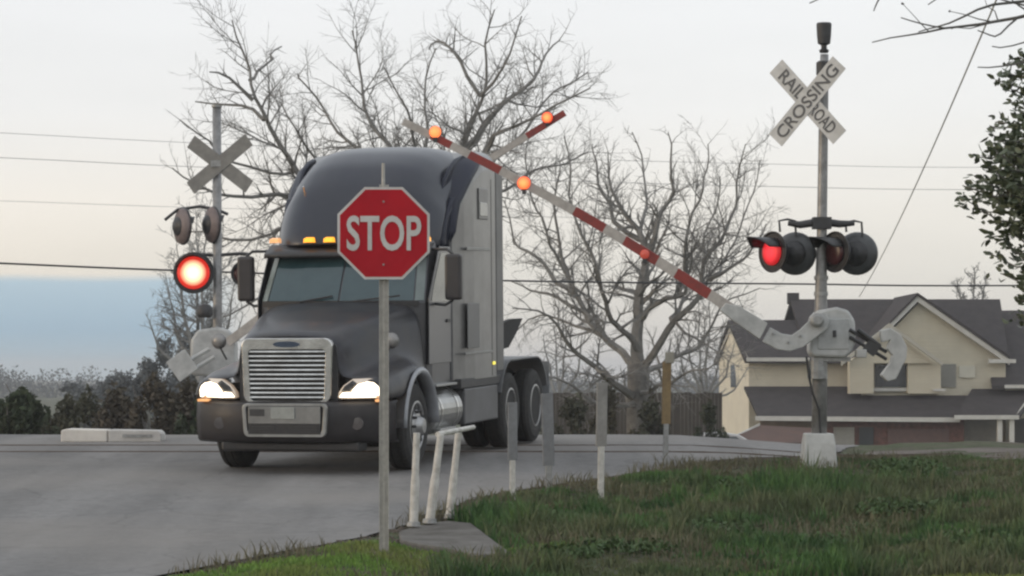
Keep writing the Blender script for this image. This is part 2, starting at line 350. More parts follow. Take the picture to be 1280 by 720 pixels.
def flat_post(base, top, w, D, upper_m, lower_m, split, label, name='marker_post'):
    b_ = at(base[0], base[1], D); t_ = at(top[0], top[1], D); o = empty(name, b_, label, 'marker post', group='marker posts along the road edge')
    d = t_-b_; m_ = MB(); e = b_-Vector((0, 0, .15))
    s_ = b_+d*split
    ax = Vector((1, .15, 0)).normalized(); ay = Vector((-.15, 1, 0)).normalized(); az = d.normalized()
    def strip(p, q, w0, dep, nm, mm):
        k = MB(); c = (p+q)/2; L = (q-p).length
        # shallow channel section: web and two flanges
        k.obox(c, ax, ay, az, w0, dep*.35, L); k.obox(c+ax*(w0/2)+ay*dep*.5, ax, ay, az, dep*.3, dep*1.2, L); k.obox(c-ax*(w0/2)+ay*dep*.5, ax, ay, az, dep*.3, dep*1.2, L)
        return k.build(nm, mm, o, world=True, bevel=.003)
    strip(e, s_, w*.55, .03, 'post', lower_m); strip(s_-d*.05, t_, w, .035, 'marker_panel', upper_m)
    return o
grey_mk = mat('grey_marker', (.21,.215,.22), .6, scale=8, col2=(.15,.15,.155))
pale_mk = mat('pale_marker', (.28,.27,.25), .6, scale=8, col2=(.20,.19,.18))
yel_mk = mat('yellow_marker', (.27,.19,.09), .65, scale=8, col2=(.19,.13,.065))
def gD(py): return 2.2488/((py-HY)/F+.034)
flat_post((641, 628), (641, 503), .085, gD(626), grey_mk, white_pt, .47, 'narrow grey marker post with a white foot, first post right of the white pipes')
flat_post((687, 612), (684, 492), .115, gD(610), grey_mk, galv, .3, 'grey flat marker post just right of the truck rear wheels')
flat_post((751, 616), (753, 478), .105, gD(614), pale_mk, white_pt, .47, 'pale flat marker post on white foot, midway between truck and house')
flat_post((832, 582), (834, 452), .095, gD(580), yel_mk, galv, .45, 'narrow yellow marker post in front of the bare tree trunk')
b = MB(); c_ = at(837, 447, gD(580)); b.obox(c_, (1, 0, 0), (0, 1, 0), (0, 0, 1), .11, .04, .14)
cap = b.build('post_cap', mat('cap_pale', (.33,.31,.26), .6), bpy.data.objects['marker_post.003'], world=True, bevel=.01)

# low white block at the far road edge
o = empty('barrier_block', at(138, 553, 39), 'low white concrete block lying at the far left road edge', 'concrete block')
b = MB(); D = 39
b.prism([at(76, 553, D), at(76, 538, D), at(84, 536, D), at(134, 537, D), at(134, 553, D)], (0, .45, 0)); b.build('block', mat('pale_block', (.74,.70,.64), .8, scale=4, col2=(.62,.58,.53)), o, world=True, bevel=.02)
b = MB(); b.prism([at(135, 553, D), at(135, 537, D), at(198, 538, D), at(202, 542, D), at(202, 553, D)], (0, .45, 0)); b.build('block', mat('grey_block', (.58,.56,.53), .8, scale=4, col2=(.46,.44,.42)), o, world=True, bevel=.02)
b = MB(); b.prism([at(153, 547, D-.01), at(153, 543, D-.01), at(190, 543, D-.01), at(190, 547, D-.01)], (0, .02, 0)); b.build('side_plate', galv, o, world=True)

# ------------------------------------------------------------------ stop sign
SDp = 3500/151.0
base = at(480, 690, SDp)
o = empty('stop_sign', base, 'red octagonal STOP sign on a slim pale post, in front of the truck', 'stop sign')
b = MB(); k = MB()
pc = at(480, 450, SDp); tp = at(479, 231, SDp+.0)
b.obox((pc.x, SDp, (base.z-.3+tp.z)/2), (1, 0, 0), (0, 1, 0), (0, 0, 1), .012, .03, tp.z-base.z+.3)
for s_ in (-1, 1):
    b.obox((pc.x+s_*.020, SDp, (base.z-.3+tp.z)/2), (1, 0, -0), (0, 1, 0), (0, 0, 1), .030, .006, tp.z-base.z+.3)
    b.obox((pc.x+s_*.036, SDp-.008, (base.z-.3+tp.z)/2), (1, 0, 0), (0, 1, 0), (0, 0, 1), .006, .022, tp.z-base.z+.3)
b.tube([(pc.x-.006, SDp, tp.z-.1), (pc.x-.006, SDp, at(0, 204, SDp).z)], [.016, .013], 8)
b.build('post', mat('post_pale', (.46,.44,.40), .5, .2, scale=20, col2=(.34,.32,.29)), o, world=True)
cen = at(479.5, 291.5, SDp-.06); AP = 57.5/151
def octa(r, y, rot=22.5): return [Vector((cen.x+r/math.cos(R(22.5))*math.cos(R(rot+45*i)), cen.y+y, cen.z+r/math.cos(R(22.5))*math.sin(R(rot+45*i)))) for i in range(8)]
b = MB(); b.prism(octa(AP, 0), (0, .004, 0)); pn = b.build('sign_panel', sign_white, o, world=True)
b = MB(); b.prism(octa(AP*.945, -.0025), (0, .002, 0)); b.build('red_field', sign_red, pn, world=False)
def fixsub(ob, off):      # sub-parts are meshed in world space: bring them to the thing's frame
    for v in ob.data.vertices: v.co -= Vector(off)
fixsub(bpy.data.objects['red_field'], base)
tb, tw, th = text_mb('STOP', 1, 1, .004, .018)
sx = 93/151/tw; sy = 44/151/th
tb.v = [(p[0]*sx, p[1]*sy, p[2]) for p in tb.v]
xf(tb, (cen.x+.003, cen.y-.0075, cen.z+.0), Vector((1, 0, 0)), Vector((0, 0, 1)), Vector((0, -.35, 0)))
tb.build('lettering', sign_white, pn); fixsub(bpy.data.objects['lettering'], base)
b = MB()
for zz in (.26, -.26): b.lathe((cen.x, cen.y-.006, cen.z+zz), (0, -1, 0), [(0, .009), (.004, .009), (.006, .004)], 10)
b.build('bolts', galv, o, world=True)

# ------------------------------------------------------------------ crossing signals
def dirv(az_deg, el=0):
    """azimuth measured from 'towards the camera', positive towards photo left"""
    a = R(az_deg); return Vector((-math.sin(a)*math.cos(R(el)), -math.cos(a)*math.cos(R(el)), math.sin(R(el))))
def lamp_head(parent, c, n, lens_m, Rd=.25, hood=.30, nm='signal_light', lens_r=.15, hood_m=None):
    c = Vector(c); n = n.normalized(); up = Vector((0, 0, 1)); sd_ = up.cross(n).normalized()
    b = MB(); b.lathe(c, n, [(-.015, Rd*.3), (-.012, Rd*.96), (.0, Rd), (.012, Rd), (.012, Rd*.93), (-.004, Rd*.9), (-.004, .05)], 28)
    b.lathe(c, -n, [(0, lens_r*1.28), (.05, lens_r*1.22), (.12, lens_r*.95), (.16, lens_r*.5), (.17, .02)], 24)
    h = b.build(nm, black, parent, smooth_=False, world=True, bevel=.003)
    # lens: own object with its origin at the lens centre so the hot spot sits right
    l = MB(); l.lathe((0, 0, 0), n, [(.0, lens_r), (.02, lens_r), (.035, lens_r*.7), (.042, lens_r*.3), (.043, .001)], 24)
    lo_ = l.build('lens', lens_m, h, smooth_=True); lo_.location = c-parent.location+n*.008
    v = MB(); rows = []
    for k in range(5):
        d = hood*k/4; row = []
        for j in range(17):
            a = R(-205+j*230/16+90-0) ; a = R(90-72+j*144/16)
            cut = 1-.55*abs(j-8)/8
            row.append(c+n*(.01+d*cut)+(sd_*math.cos(a)+up*math.sin(a))*(lens_r*1.09))
        rows.append(row)
    v.grid(rows); ho = v.build('visor', hood_m or black, h, solid=.006, fix=False, smooth_=True)
    fixsub(ho, parent.location)
    return h
def crossbuck(parent, c, n, front, L=1.22, Wd=.23, letters=True, backm=cb_grey, vang=45):
    n = n.normalized(); up = Vector((0, 0, 1)); rt = n.cross(up)*-1; rt.normalize()     # rt: to the reader's right
    for i, (sgn, word) in enumerate(((-1, 'RAILROAD'), (1, 'CROSSING'))):
        a = R(vang)*sgn; ux = rt*math.cos(a)+up*math.sin(a); uy = -rt*math.sin(a)+up*math.cos(a)
        b = MB(); cc_ = Vector(c)+n*(.012*i); b.obox(cc_, ux, uy, n, L, Wd, .006)
        bl_ = b.build('crossbuck_blade', front, parent, world=True, bevel=.0)
        if letters:
            groups = ((word[:4], -.29), (word[4:], .29))
            for wd_, off in groups if i == 0 else ((word, 0),):
                t_, w_, h_ = text_mb(wd_, 1, 1, .002, .015); tx = (.40 if i == 0 else 1.08)/w_; ty = .155/h_
                t_.v = [(p[0]*tx, p[1]*ty, p[2]) for p in t_.v]
                xf(t_, cc_+ux*off+n*.006, ux, uy, n); q = t_.build('lettering', letter, bl_); fixsub(q, parent.location)
def gate_arm(parent, p0, p1, bands, h0=.13, h1=.085, thick=.05):
    """tapering striped boom from p0 to p1; bands are (t0, t1, material)"""
    d = p1-p0; ax = d.normalized(); side = Vector((ax.y, -ax.x, 0)).normalized(); up = side.cross(ax); up = up if up.z > 0 else -up
    whole = []
    for t0, t1, mm, nm in bands:
        b = MB()
        vs = []
        for t in (t0, t1):
            h = h0+(h1-h0)*t; w = thick*(1-.35*t); c = p0+d*t+up*(.10*math.sin(math.pi*t))
            vs += [c+side*w/2*a+up*h/2*e for a, e in ((-1, -1), (1, -1), (1, 1), (-1, 1))]
        b.add(vs, [(3,2,1,0), (4,5,6,7), (0,1,5,4), (1,2,6,5), (2,3,7,6), (3,0,4,7)])
        whole.append((b, mm, nm))
    root = None
    # bands are the colour pattern of the boom: two meshes, the white boom and its red bands
    wb = MB(); rb = MB()
    for b, mm, nm in whole: (wb if mm is arm_white else rb).add(b.v, b.f)
    root = wb.build('gate_arm', arm_white, parent, world=True); r_ = rb.build('red_bands', arm_red, root); fixsub(r_, parent.location)
    return root, d, up, side
def arm_light(parent, arm, c, mm, r=.075, nm='arm_light', n=None):
    b = MB(); n = n or dirv(10); b.lathe(c-n*.05, n, [(0, r*.9), (.03, r*1.05), (.05, r*1.05)], 16); b.obox(c-Vector((0, 0, r+.02)), (1,0,0), (0,1,0), (0,0,1), .05, .05, .06)
    h = b.build(nm, plast, arm); fixsub(h, parent.location)
    l = MB(); l.lathe((0, 0, 0), n, [(0, r), (.03, r*.9), (.055, r*.5), (.062, .001)], 16)
    q = l.build('arm_lens', mm, parent, smooth_=True); q.location = c-parent.location
    q.parent = arm; return q

# ---- near signal
D0 = 33.7; nb = at(1023, 582, D0)
S = empty('crossing_signal', nb, 'railroad crossing signal with lettered crossbuck and raised striped arm, at the right by the house', 'crossing signal')
mx = lambda y_: 1023+(580-y_)*.014+.3      # the mast leans a hair to the right
b = MB(); p = [at(mx(y_), y_, D0) for y_ in (572, 450, 300, 90, 68)]
b.tube(p, [.095, .09, .062, .055, .05], 16); b.build('mast', alum, S, smooth_=True, world=True)
b = MB(); b.lathe(at(1030, 66, D0), (0, 0, 1), [(0, .05), (.03, .06), (.05, .035), (.09, .035), (.11, .075), (.20, .085), (.34, .092), (.36, .085), (.365, .02)], 20); b.build('bell', plast, S, smooth_=False, world=True)
b = MB(); b.lathe(at(1029, 95, D0), (0, 0, 1), [(0, .075), (.02, .085), (.16, .085), (.18, .06)], 16); b.build('mast_collar', plast, S, world=True)
# base pedestal
b = MB(); c_ = nb.copy()
for (h0, w0), (h1, w1) in (((-.1, .215), (.27, .185)),):
    vs = [(c_.x+sx_*w_, c_.y+sy_*w_, c_.z+h_) for h_, w_ in ((h0, w0), (h1, w1), (.39, .165)) for sx_, sy_ in ((-1,-1), (1,-1), (1,1), (-1,1))]
    b.add(vs, [(3,2,1,0), (0,1,5,4), (1,2,6,5), (2,3,7,6), (3,0,4,7), (4,5,9,8), (5,6,10,9), (6,7,11,10), (7,4,8,11), (8,9,10,11)])
b.build('pedestal', mat('pedestal_white', (.52,.52,.50), .6, scale=5, col2=(.40,.40,.38)), S, bevel=.015, world=True)
nrm = dirv(30)
b = MB(); b.obox(at(1026, 150, D0)+nrm*.06, nrm, nrm.cross(Vector((0,0,1))), (0, 0, 1), .22, .05, .06); b.obox(at(1030, 150, D0), (1,0,0), (0,1,0), (0,0,1), .15, .15, .16); b.build('crossbuck_bracket', galv, S, world=True)
crossbuck(S, at(1009.5, 127, D0-.15), nrm, cb_white, vang=47)
# light crossarm
b = MB(); ax0 = at(966, 278, D0-.05); ax1 = at(1082, 280, D0+.05)
b.tube([at(985, 279, D0), at(1000, 281, D0), at(1026, 277, D0), at(1050, 280, D0), at(1068, 279, D0)], [.03, .045, .05, .045, .03], 10)
b.obox(at(1027, 279, D0), (1,0,0), (0,1,0), (0,0,1), .22, .2, .14)
for x0, x1, y0 in ((975, 994, 276), (1058, 1077, 278)):
    b.tube([at(x0, 290, D0), at(x0-1, y0, D0), at((x0+x1)/2, y0-2, D0), at(x1, y0, D0), at(x1+1, 295, D0)], .014, 8)
b.build('light_crossarm', plast, S, world=True)
for cx, lm in ((966, red_mid), (1044, red_off)):
    lamp_head(S, at(cx, 315, D0-.12), dirv(54), lm, .25, .42, lens_r=.16)
for cx in (994, 1071):
    c_ = at(cx, 317, D0+.10); n_ = dirv(180+22)
    lamp_head(S, c_, n_, red_off, .262, .30)
    # dished back cover toward the camera
    b = MB(); b.lathe(c_, -n_, [(0, .262), (.03, .255), (.07, .21), (.10, .13), (.115, .05), (.118, .001)], 28); b.build('light_back_cover', mat('cover_grey', (.075,.078,.08), .45, scale=4, col2=(.05,.05,.052)), S, smooth_=True, world=True)
# gate mechanism
b = MB(); cx = at(1043, 416, D0-.20)
prof = [(-.29, -.24), (-.25, -.29), (.12, -.30), (.20, -.25), (.255, -.12), (.25, .14), (.17, .27), (.03, .31), (-.20, .27), (-.28, .15)]
b.prism([(cx.x+x_, cx.y, cx.z+z_) for x_, z_ in prof], (0, .42, 0)); gm = b.build('gate_mechanism', mech, S, bevel=.04, world=True)
b = MB(); b.lathe(at(1022, 400, D0-.42), (0, 1, 0), [(0, .001), (0, .05), (.02, .085), (.25, .085)], 18); b.build('gate_pivot', galv, S, world=True)
b = MB(); P = D0-.34
b.prism([at(x_, y_, P) for x_, y_ in ((1032, 390), (1037, 402), (1034, 411), (1004, 434), (988, 439), (972, 437), (953, 427), (963, 409), (977, 417), (990, 419), (1000, 412), (1022, 391))], (0, .06, 0))
b.build('arm_bracket', mech, S, bevel=.008, world=True)
b = MB(); b.prism([at(x_, y_, P-.03) for x_, y_ in ((960, 404), (950, 424), (918, 402), (900, 388), (907, 379), (925, 383))], (0, .10, 0)); b.build('arm_clamp', mech, S, bevel=.008, world=True)
b = MB()
for x_, y_ in ((1000, 420), (985, 428), (966, 417), (942, 404), (922, 391)): b.lathe(at(x_, y_, D0-.345), (0, -1, 0), [(0, .017), (.012, .017), (.014, .004)], 8)
b.build('bracket_bolts', galv, S, world=True)
b = MB(); b.box(cx.x-.20, cx.x+.18, cx.y-.010, cx.y+.01, cx.z-.20, cx.z+.17); b.build('mechanism_door', mat('mech_door', (.44,.44,.43), .5, .1, scale=8, col2=(.33,.33,.32)), S, world=True, bevel=.012)
b = MB(); b.box(cx.x-.02, cx.x+.02, cx.y-.035, cx.y-.01, cx.z-.05, cx.z+.03); b.build('door_latch', plast, S, world=True, bevel=.004)
b = MB(); b.box(cx.x-.24, cx.x+.20, cx.y+.05, cx.y+.35, cx.z-.34, cx.z-.29); b.tube([(nb.x-.02, D0-.06, cx.z-.33), (nb.x-.02, D0-.06, cx.z-.55)], .12, 12); b.build('mounting_bracket', galv, S, world=True)
# counterweight arms
b = MB(); q = MB()
for off in (0, 9):
    b.tube([at(1062, 412+off, D0-.22), at(1108, 440+off, D0-.14)], .022, 8)
b.tube([at(1072, 412, D0-.22), at(1100, 433, D0-.2)], .03, 8); b.obox(at(1090, 434, D0-.2), (.8, 0, -.6), (0, 1, 0), (.6, 0, .8), .16, .06, .16)
b.build('counterweight_bars', plast, S, world=True)
pts = [(1100, 413), (1113, 410), (1126, 418), (1134, 434), (1133, 448), (1120, 474), (1110, 477), (1101, 469), (1112, 455), (1116, 444), (1109, 436), (1113, 425), (1103, 428)]
q.prism([at(x_, y_, D0-.22) for x_, y_ in pts], (0, .14, 0)); q.build('counterweight', mech, S, bevel=.01, world=True)
b = MB(); b.obox(at(1076, 442, D0-.15), (1,0,0), (0,1,0), (0,0,1), .12, .2, .1); b.build('junction_box', mech, S, bevel=.01, world=True)
# hanging cable
b = MB(); b.tube([at(1008, 446, D0-.14), at(1012, 475, D0-.14), at(1016, 492, D0-.14), at(1024, 512, D0-.13), at(1026, 545, D0-.11)], .014, 6); b.build('cable', black, S, world=True)
for y_ in (370, 350, 455): b = MB(); b.lathe(at(mx(y_), y_, D0), (0, 0, 1), [(0, .085), (.05, .085)], 14); b.build('mast_clamp', galv, S, world=True)
# boom
AZ = R(12)
def boomD(px): return D0-.30+(1023-px)/104*math.tan(AZ)
A0 = at(938, 402, boomD(938)+.0); A1 = at(504, 152, boomD(504))
def tb_(x_): return (A0.x-at(x_, 300, boomD(x_)).x)/(A0.x-A1.x)
edges_ = [(938, 885, 0), (885, 842, 1), (842, 818, 0), (818, 776, 1), (776, 751, 0), (751, 713, 1), (713, 622, 0), (622, 584, 1), (584, 562, 0), (562, 538, 1), (538, 504, 0)]
arm, d_, up_, sd2 = gate_arm(S, A0, A1, [(tb_(a), tb_(c), arm_red if k_ else arm_white, '') for a, c, k_ in edges_], .135, .09)
for x_, y_, mm, rr in ((544, 165, arm_lit, .075), (655, 229, arm_lit, .085), (806, 318, mat('arm_lamp_dim', (.3,.05,.03), .4, emit=(.8,.12,.08), es=.35), .06)):
    arm_light(S, arm, at(x_, y_, boomD(x_)-.02), mm, rr)

# ---- far signal
D1 = 44.9; fb = Vector((at(272, 400, D1).x, D1, gz(0, D1)))
T = empty('crossing_signal', fb, 'crossing signal with blank grey crossbuck back and glowing red light, left of truck', 'crossing signal')
ftop = at(271, 134, D1)
b = MB(); b.tube([fb-Vector((0, 0, .1)), fb+Vector((0, 0, 2)), ftop], [.09, .075, .07], 14); b.build('mast', alum, T, smooth_=True, world=True)
b = MB(); b.lathe(ftop, (0, 0, 1), [(0, .085), (.03, .085), (.035, .03)], 14); b.build('mast_cap', galv, T, world=True)
crossbuck(T, at(275, 205, D1-.12), dirv(20), cb_grey, letters=False, vang=36, L=1.28)
b = MB(); b.obox(at(272, 205, D1-.04), (1,0,0), (0,1,0), (0,0,1), .2, .2, .1); b.build('crossbuck_bracket', galv, T, world=True)
b = MB(); b.tube([at(206, 275, D1), at(222, 262, D1), at(250, 258, D1), at(272, 262, D1), at(285, 268, D1)], .025, 8)
b.tube([at(240, 318, D1), at(272, 319, D1), at(300, 317, D1), at(312, 318, D1)], .028, 8); b.build('light_crossarm', plast, T, world=True)
rdisc = mat('old_lamp_disc', (.21,.165,.155), .6, scale=6, col2=(.13,.10,.095))
for x_, y_, a in ((229, 283, 122), (266, 281, 120)):
    c_ = at(x_, y_, D1-.05); lamp_head(T, c_, dirv(-a), red_off, .30, .2)
    b = MB(); b.lathe(c_-dirv(-a)*.015, -dirv(-a), [(0, .29), (.03, .28), (.08, .17), (.12, .05), (.12, .001)], 24); b.build('light_back_cover', rdisc, T, smooth_=True, world=True)
big = lampmat('red_lamp_glare', (2.4,1.75,1.0), (.62,.022,.012), 1.0, .085, .22)
lamp_head(T, at(242, 341, D1-.15), dirv(4), big, .30, .16, lens_r=.262)
lamp_head(T, at(304, 342, D1-.05), dirv(4), red_off, .20, .12)
# mechanism, counterweight, boom of the far signal
b = MB(); c_ = at(268, 440, D1-.2)
b.prism([(c_.x+x_*1.35, c_.y, c_.z+z_*1.3) for x_, z_ in prof], (0, .4, 0)); b.build('gate_mechanism', mech, T, bevel=.04, world=True)
b = MB(); b.lathe(at(256, 397, D1-.15), (0, 0, 1), [(0, .10), (.05, .13), (.14, .13), (.2, .09), (.22, .02)], 16); b.build('relay_housing', plast, T, smooth_=True, world=True)
dd = Vector((.8, 0, .57)).normalized(); de = Vector((-.57, 0, .8)).normalized()
b = MB(); b.obox(at(228, 457, D1-.45), dd, (0, 1, 0), de, .36, .10, .38); b.build('counterweight', mech, T, bevel=.01, world=True)
b = MB(); b.tube([at(262, 436, D1-.42), at(234, 452, D1-.42)], .035, 8); b.tube([at(268, 446, D1-.42), at(238, 464, D1-.42)], .035, 8); b.build('counterweight_bars', mech, T, world=True)
def fD(px): return D1-.3-(px-272)/78*math.tan(R(14))
B0 = at(285, 428, fD(285)); B1 = at(706, 141, fD(706))
def tf(x_): return (at(x_, 300, fD(x_)).x-B0.x)/(B1.x-B0.x)
ed = [(285, 340, 0), (340, 380, 1), (380, 430, 0), (430, 480, 1), (480, 530, 0), (530, 580, 1), (580, 625, 0), (625, 660, 0), (660, 706, 1)]
arm2, d2, u2, s2 = gate_arm(T, B0, B1, [(tf(a), tf(c), arm_red if k_ else arm_white, '') for a, c, k_ in ed], .14, .10)
arm_light(T, arm2, at(684, 147, fD(684)-.05), arm_lit, .09)
b = MB(); b.lathe(fb-Vector((0, 0, .1)), (0, 0, 1), [(0, .3), (.35, .28), (.4, .2)], 8); b.build('pedestal', mech, T, world=True)

# ------------------------------------------------------------------ truck (local: x to the truck's left, y rearward, z up)
TH = R(14.8); TD = 32.4; tx = (361-640)*TD/F
pitch = math.atan(.034)
truck = empty('semi_truck', (tx, TD, gz(0, TD)), 'dark grey bobtail semi truck with tall sleeper roof, chrome grille and lit headlights', 'truck')
truck.rotation_euler = (math.atan(.034)*1.0, 0, -TH)
def P(name, b, m_, parent=truck, **k): return b.build(name, m_, parent, **k)
def interp(table, y):
    ks = [t[0] for t in table]
    if y <= ks[0]: return table[0][1]
    for (a, pa), (c, pc_) in zip(table, table[1:]):
        if a <= y <= c:
            t = (y-a)/(c-a); return [(p[0]+(q[0]-p[0])*t, p[1]+(q[1]-p[1])*t) for p, q in zip(pa, pc_)]
    return table[-1][1]
hood_t = [
 (.02, [(0,1.605),(.3,1.60),(.50,1.575),(.585,1.49),(.60,1.25),(.64,1.12),(.85,1.125),(1.06,1.09),(1.13,.98),(1.13,.88)]),
 (.12, [(0,1.66),(.3,1.655),(.53,1.625),(.625,1.54),(.645,1.28),(.69,1.15),(.92,1.155),(1.11,1.12),(1.19,1.00),(1.19,.88)]),
 (.55, [(0,1.77),(.34,1.765),(.60,1.73),(.705,1.64),(.735,1.36),(.79,1.22),(1.00,1.215),(1.16,1.18),(1.225,1.06),(1.225,.88)]),
 (1.24,[(0,1.90),(.40,1.895),(.74,1.86),(.85,1.76),(.885,1.48),(.94,1.32),(1.07,1.285),(1.18,1.25),(1.235,1.17),(1.235,1.10)]),
 (1.95,[(0,2.00),(.44,1.995),(.86,1.96),(1.00,1.86),(1.04,1.58),(1.06,1.34),(1.075,1.18),(1.08,1.02),(1.09,.95),(1.09,.86)]),
]
def arch_z(y): 
    d = .64**2-(y-1.22)**2
    return .50+math.sqrt(d) if d > 0 else .88
rows = []
for y in np.linspace(.02, 1.95, 26):
    pr = interp(hood_t, y); zb = arch_z(y); half = []
    for i, (x_, z_) in enumerate(pr): half.append((x_, max(z_, zb + (9-i)*.012)))
    rows.append([(-x_, y, z_) for x_, z_ in half[::-1]]+[(x_, y, z_) for x_, z_ in half[1:]])
b = MB(); b.grid(rows); P('hood', b, paint, smooth_=True, solid=.02, subsurf=1, fix=False)
b = MB()
for s_ in (1, -1): b.tube([(s_*.735, .75, 1.40), (s_*.80, 1.0, 1.42), (s_*.875, 1.3, 1.45), (s_*.93, 1.5, 1.47)], .008, 5)
P('hood_seam', b, black)
# fender flares
for s_ in (1, -1):
    b = MB(); rr = []
    for a in np.linspace(R(2), R(178), 20):
        cy, cz = 1.22-.64*math.cos(a), .50+.64*math.sin(a)
        rr.append([(s_*1.10, cy, cz), (s_*1.235, cy, cz), (s_*1.26, cy-.03*math.cos(a), cz+.03*math.sin(a)), (s_*1.235, cy-.07*math.cos(a), cz+.07*math.sin(a))])
    b.grid(rr); P('fender_flare', b, mat('flare_grey', (.30,.31,.33), .4, scale=5, col2=(.22,.225,.24), coat=.3), smooth_=True, solid=.012, fix=False)
# nose panel behind grille
b = MB(); b.prism([(x_, .035, z_) for x_, z_ in ((-.6, .72), (.6, .72), (.605, 1.3), (.585, 1.49), (.50, 1.575), (-.50, 1.575), (-.585, 1.49), (-.605, 1.3))], (0, .05, 0)); P('grille_backing', b, black)
def rring(x0, x1, z0, z1, w0, y0, y1, topw=0, r=.07, parent=truck, name='ring', m_=chrome, wt=None, wb=None):
    wt = wt or w0; wb = wb or w0
    def loop(xa, xb, za, zb, rad, tp):
        pts = []
        for cx, cz, a0 in ((xb-rad, zb-rad, 0), (xa+rad, zb-rad, 90), (xa+rad, za+rad, 180), (xb-rad, za+rad, 270)):
            for k in range(5):
                a = R(a0+k*22.5); x_ = cx+rad*math.cos(a); z_ = cz+rad*math.sin(a)
                f = (z_-za)/(zb-za); pts.append((x_*(1+tp*(f)), z_))
        return pts
    o_ = loop(x0, x1, z0, z1, r, topw); i_ = loop(x0+w0, x1-w0, z0+wb, z1-wt, max(.02, r-w0*.5), topw)
    n = len(o_); b = MB()
    rows_ = [[(x_, y1, z_) for x_, z_ in o_], [(x_, y0+.012, z_) for x_, z_ in o_], [(x_*.985, y0, z_-.003) for x_, z_ in o_], [(x_*1.01, y0, z_) for x_, z_ in i_], [(x_, y0+.02, z_) for x_, z_ in i_], [(x_, y1, z_) for x_, z_ in i_]]
    b.grid(rows_, closed=True); return P(name, b, m_, parent, smooth_=False, bevel=.004)
gr = rring(-.53, .53, .84, 1.585, .085, -.035, .05, topw=.055, r=.09, name='grille_surround', wt=.13, wb=.02)
b = MB(); nsl = 11
for k in range(nsl):
    z_ = .885+k*(1.45-.885)/(nsl-.3); hw = .455+.02*k/nsl
    b.grid([[(-hw, -.005, z_), (0, -.022, z_), (hw, -.005, z_)], [(-hw, -.022, z_+.012), (0, -.04, z_+.012), (hw, -.022, z_+.012)], [(-hw, -.018, z_+.026), (0, -.036, z_+.026), (hw, -.018, z_+.026)], [(-hw, .01, z_+.032), (0, -.008, z_+.032), (hw, .01, z_+.032)]])
P('grille_bars', b, chrome, solid=.003, fix=False)
b = MB(); n_ = 20; b.prism([(.16*math.copysign(abs(math.cos(2*math.pi*i/n_))**.7, math.cos(2*math.pi*i/n_)), -.047, 1.515+.034*math.sin(2*math.pi*i/n_)) for i in range(n_)], (0, .014, 0)); P('grille_emblem', b, mat('emblem_blue', (.06,.085,.13), .3, .3), gr)
# headlights
for s_ in (1, -1):
    sh = [(.62, .90), (.66, .885), (1.12, .885), (1.17, .90), (1.18, .99), (1.12, 1.085), (.98, 1.12), (.80, 1.115), (.69, 1.04), (.63, .96)]
    def yy(x_): return .0+.30*max(0, (x_-.75)/.45)**2
    def hl(shp, off, th): 
        b = MB(); cx_ = sum(p[0] for p in shp)/len(shp); cz_ = sum(p[1] for p in shp)/len(shp)
        ring0 = [(s_*x_, yy(x_)+off+th, z_) for x_, z_ in shp]; ring1 = [(s_*x_, yy(x_)+off, z_) for x_, z_ in shp]; ring2 = [(s_*(cx_+(x_-cx_)*.6), yy(cx_+(x_-cx_)*.6)+off-.02, cz_+(z_-cz_)*.6) for x_, z_ in shp]
        b.grid([ring0, ring1, ring2], closed=True); b.add(ring2, [tuple(range(len(shp)))]); return b
    hs = P('headlight', hl(sh, -.03, .09), head_ref, smooth_=False)
    core = [(.78, .90), (1.15, .90), (1.16, .98), (1.10, 1.06), (.96, 1.08), (.86, 1.05), (.80, .98)]
    P('bulb_glass', hl(core, -.055, .03), head_lit, hs, smooth_=False)
    low = [(.64, .905), (.76, .90), (.79, .93), (.76, .965), (.68, .955)]
    P('bulb_glass', hl(low, -.05, .03), head_lit, hs)
    P('headlight_shade', hl([(.66, .97), (.76, .965), (.80, 1.0), (.86, 1.06), (.80, 1.10), (.70, 1.03)], -.047, .02), plast, hs)
    b = MB(); b.box(1.02, 1.16, .10, .20, .845, .875) if s_ > 0 else b.box(-1.16, -1.02, .10, .20, .845, .875); P('turn_signal', b, amber_pale, bevel=.01)
# bumper
def bump_y(x_): return -.10+.36*(abs(x_)/1.22)**3.2
rows = []
for z_, dy in ((.37, .10), (.40, .03), (.50, 0), (.66, -.015), (.80, 0), (.845, .02), (.86, .07)):
    rows.append([(x_, bump_y(x_)+dy, z_) for x_ in np.linspace(-1.225, 1.225, 31)])
rows_ = rows; b = MB(); b.grid(rows_); P('bumper', b, mat('bumper_grey', (.040,.036,.038), .48, .1, scale=4, col2=(.026,.024,.025), coat=.06, spec=.35), smooth_=True, solid=.02, fix=False)
lowr = rring(-.50, .50, .45, .835, .05, -.135, -.09, topw=.05, r=.06, name='lower_grille_surround', m_=mat('lower_chrome', (.38,.38,.37), .35, .6, scale=5, col2=(.28,.28,.27)), wt=.03)
b = MB(); b.box(-.44, .44, -.142, -.125, .60, .80); P('lower_panel', b, mat('lower_panel_grey', (.27,.27,.26), .45, .5, scale=4, col2=(.20,.20,.195)), bevel=.006)
b = MB(); b.box(-.44, .44, -.138, -.115, .48, .60); lo2 = P('air_intake', b, black)
b = MB()
for z_ in (.50, .53, .56): b.box(-.40, -.12, -.146, -.139, z_, z_+.012); b.box(.12, .40, -.146, -.139, z_, z_+.012)
P('intake_bars', b, plast, lo2)
b = MB(); b.box(-.16, .13, -.152, -.144, .655, .79); P('licence_plate', b, mat('plate', (.33,.34,.32), .5, scale=9, col2=(.26,.27,.25)), bevel=.004)
b = MB(); b.box(-.42, -.24, -.148, -.143, .69, .77); P('tow_hook_cover', b, plast, bevel=.004)
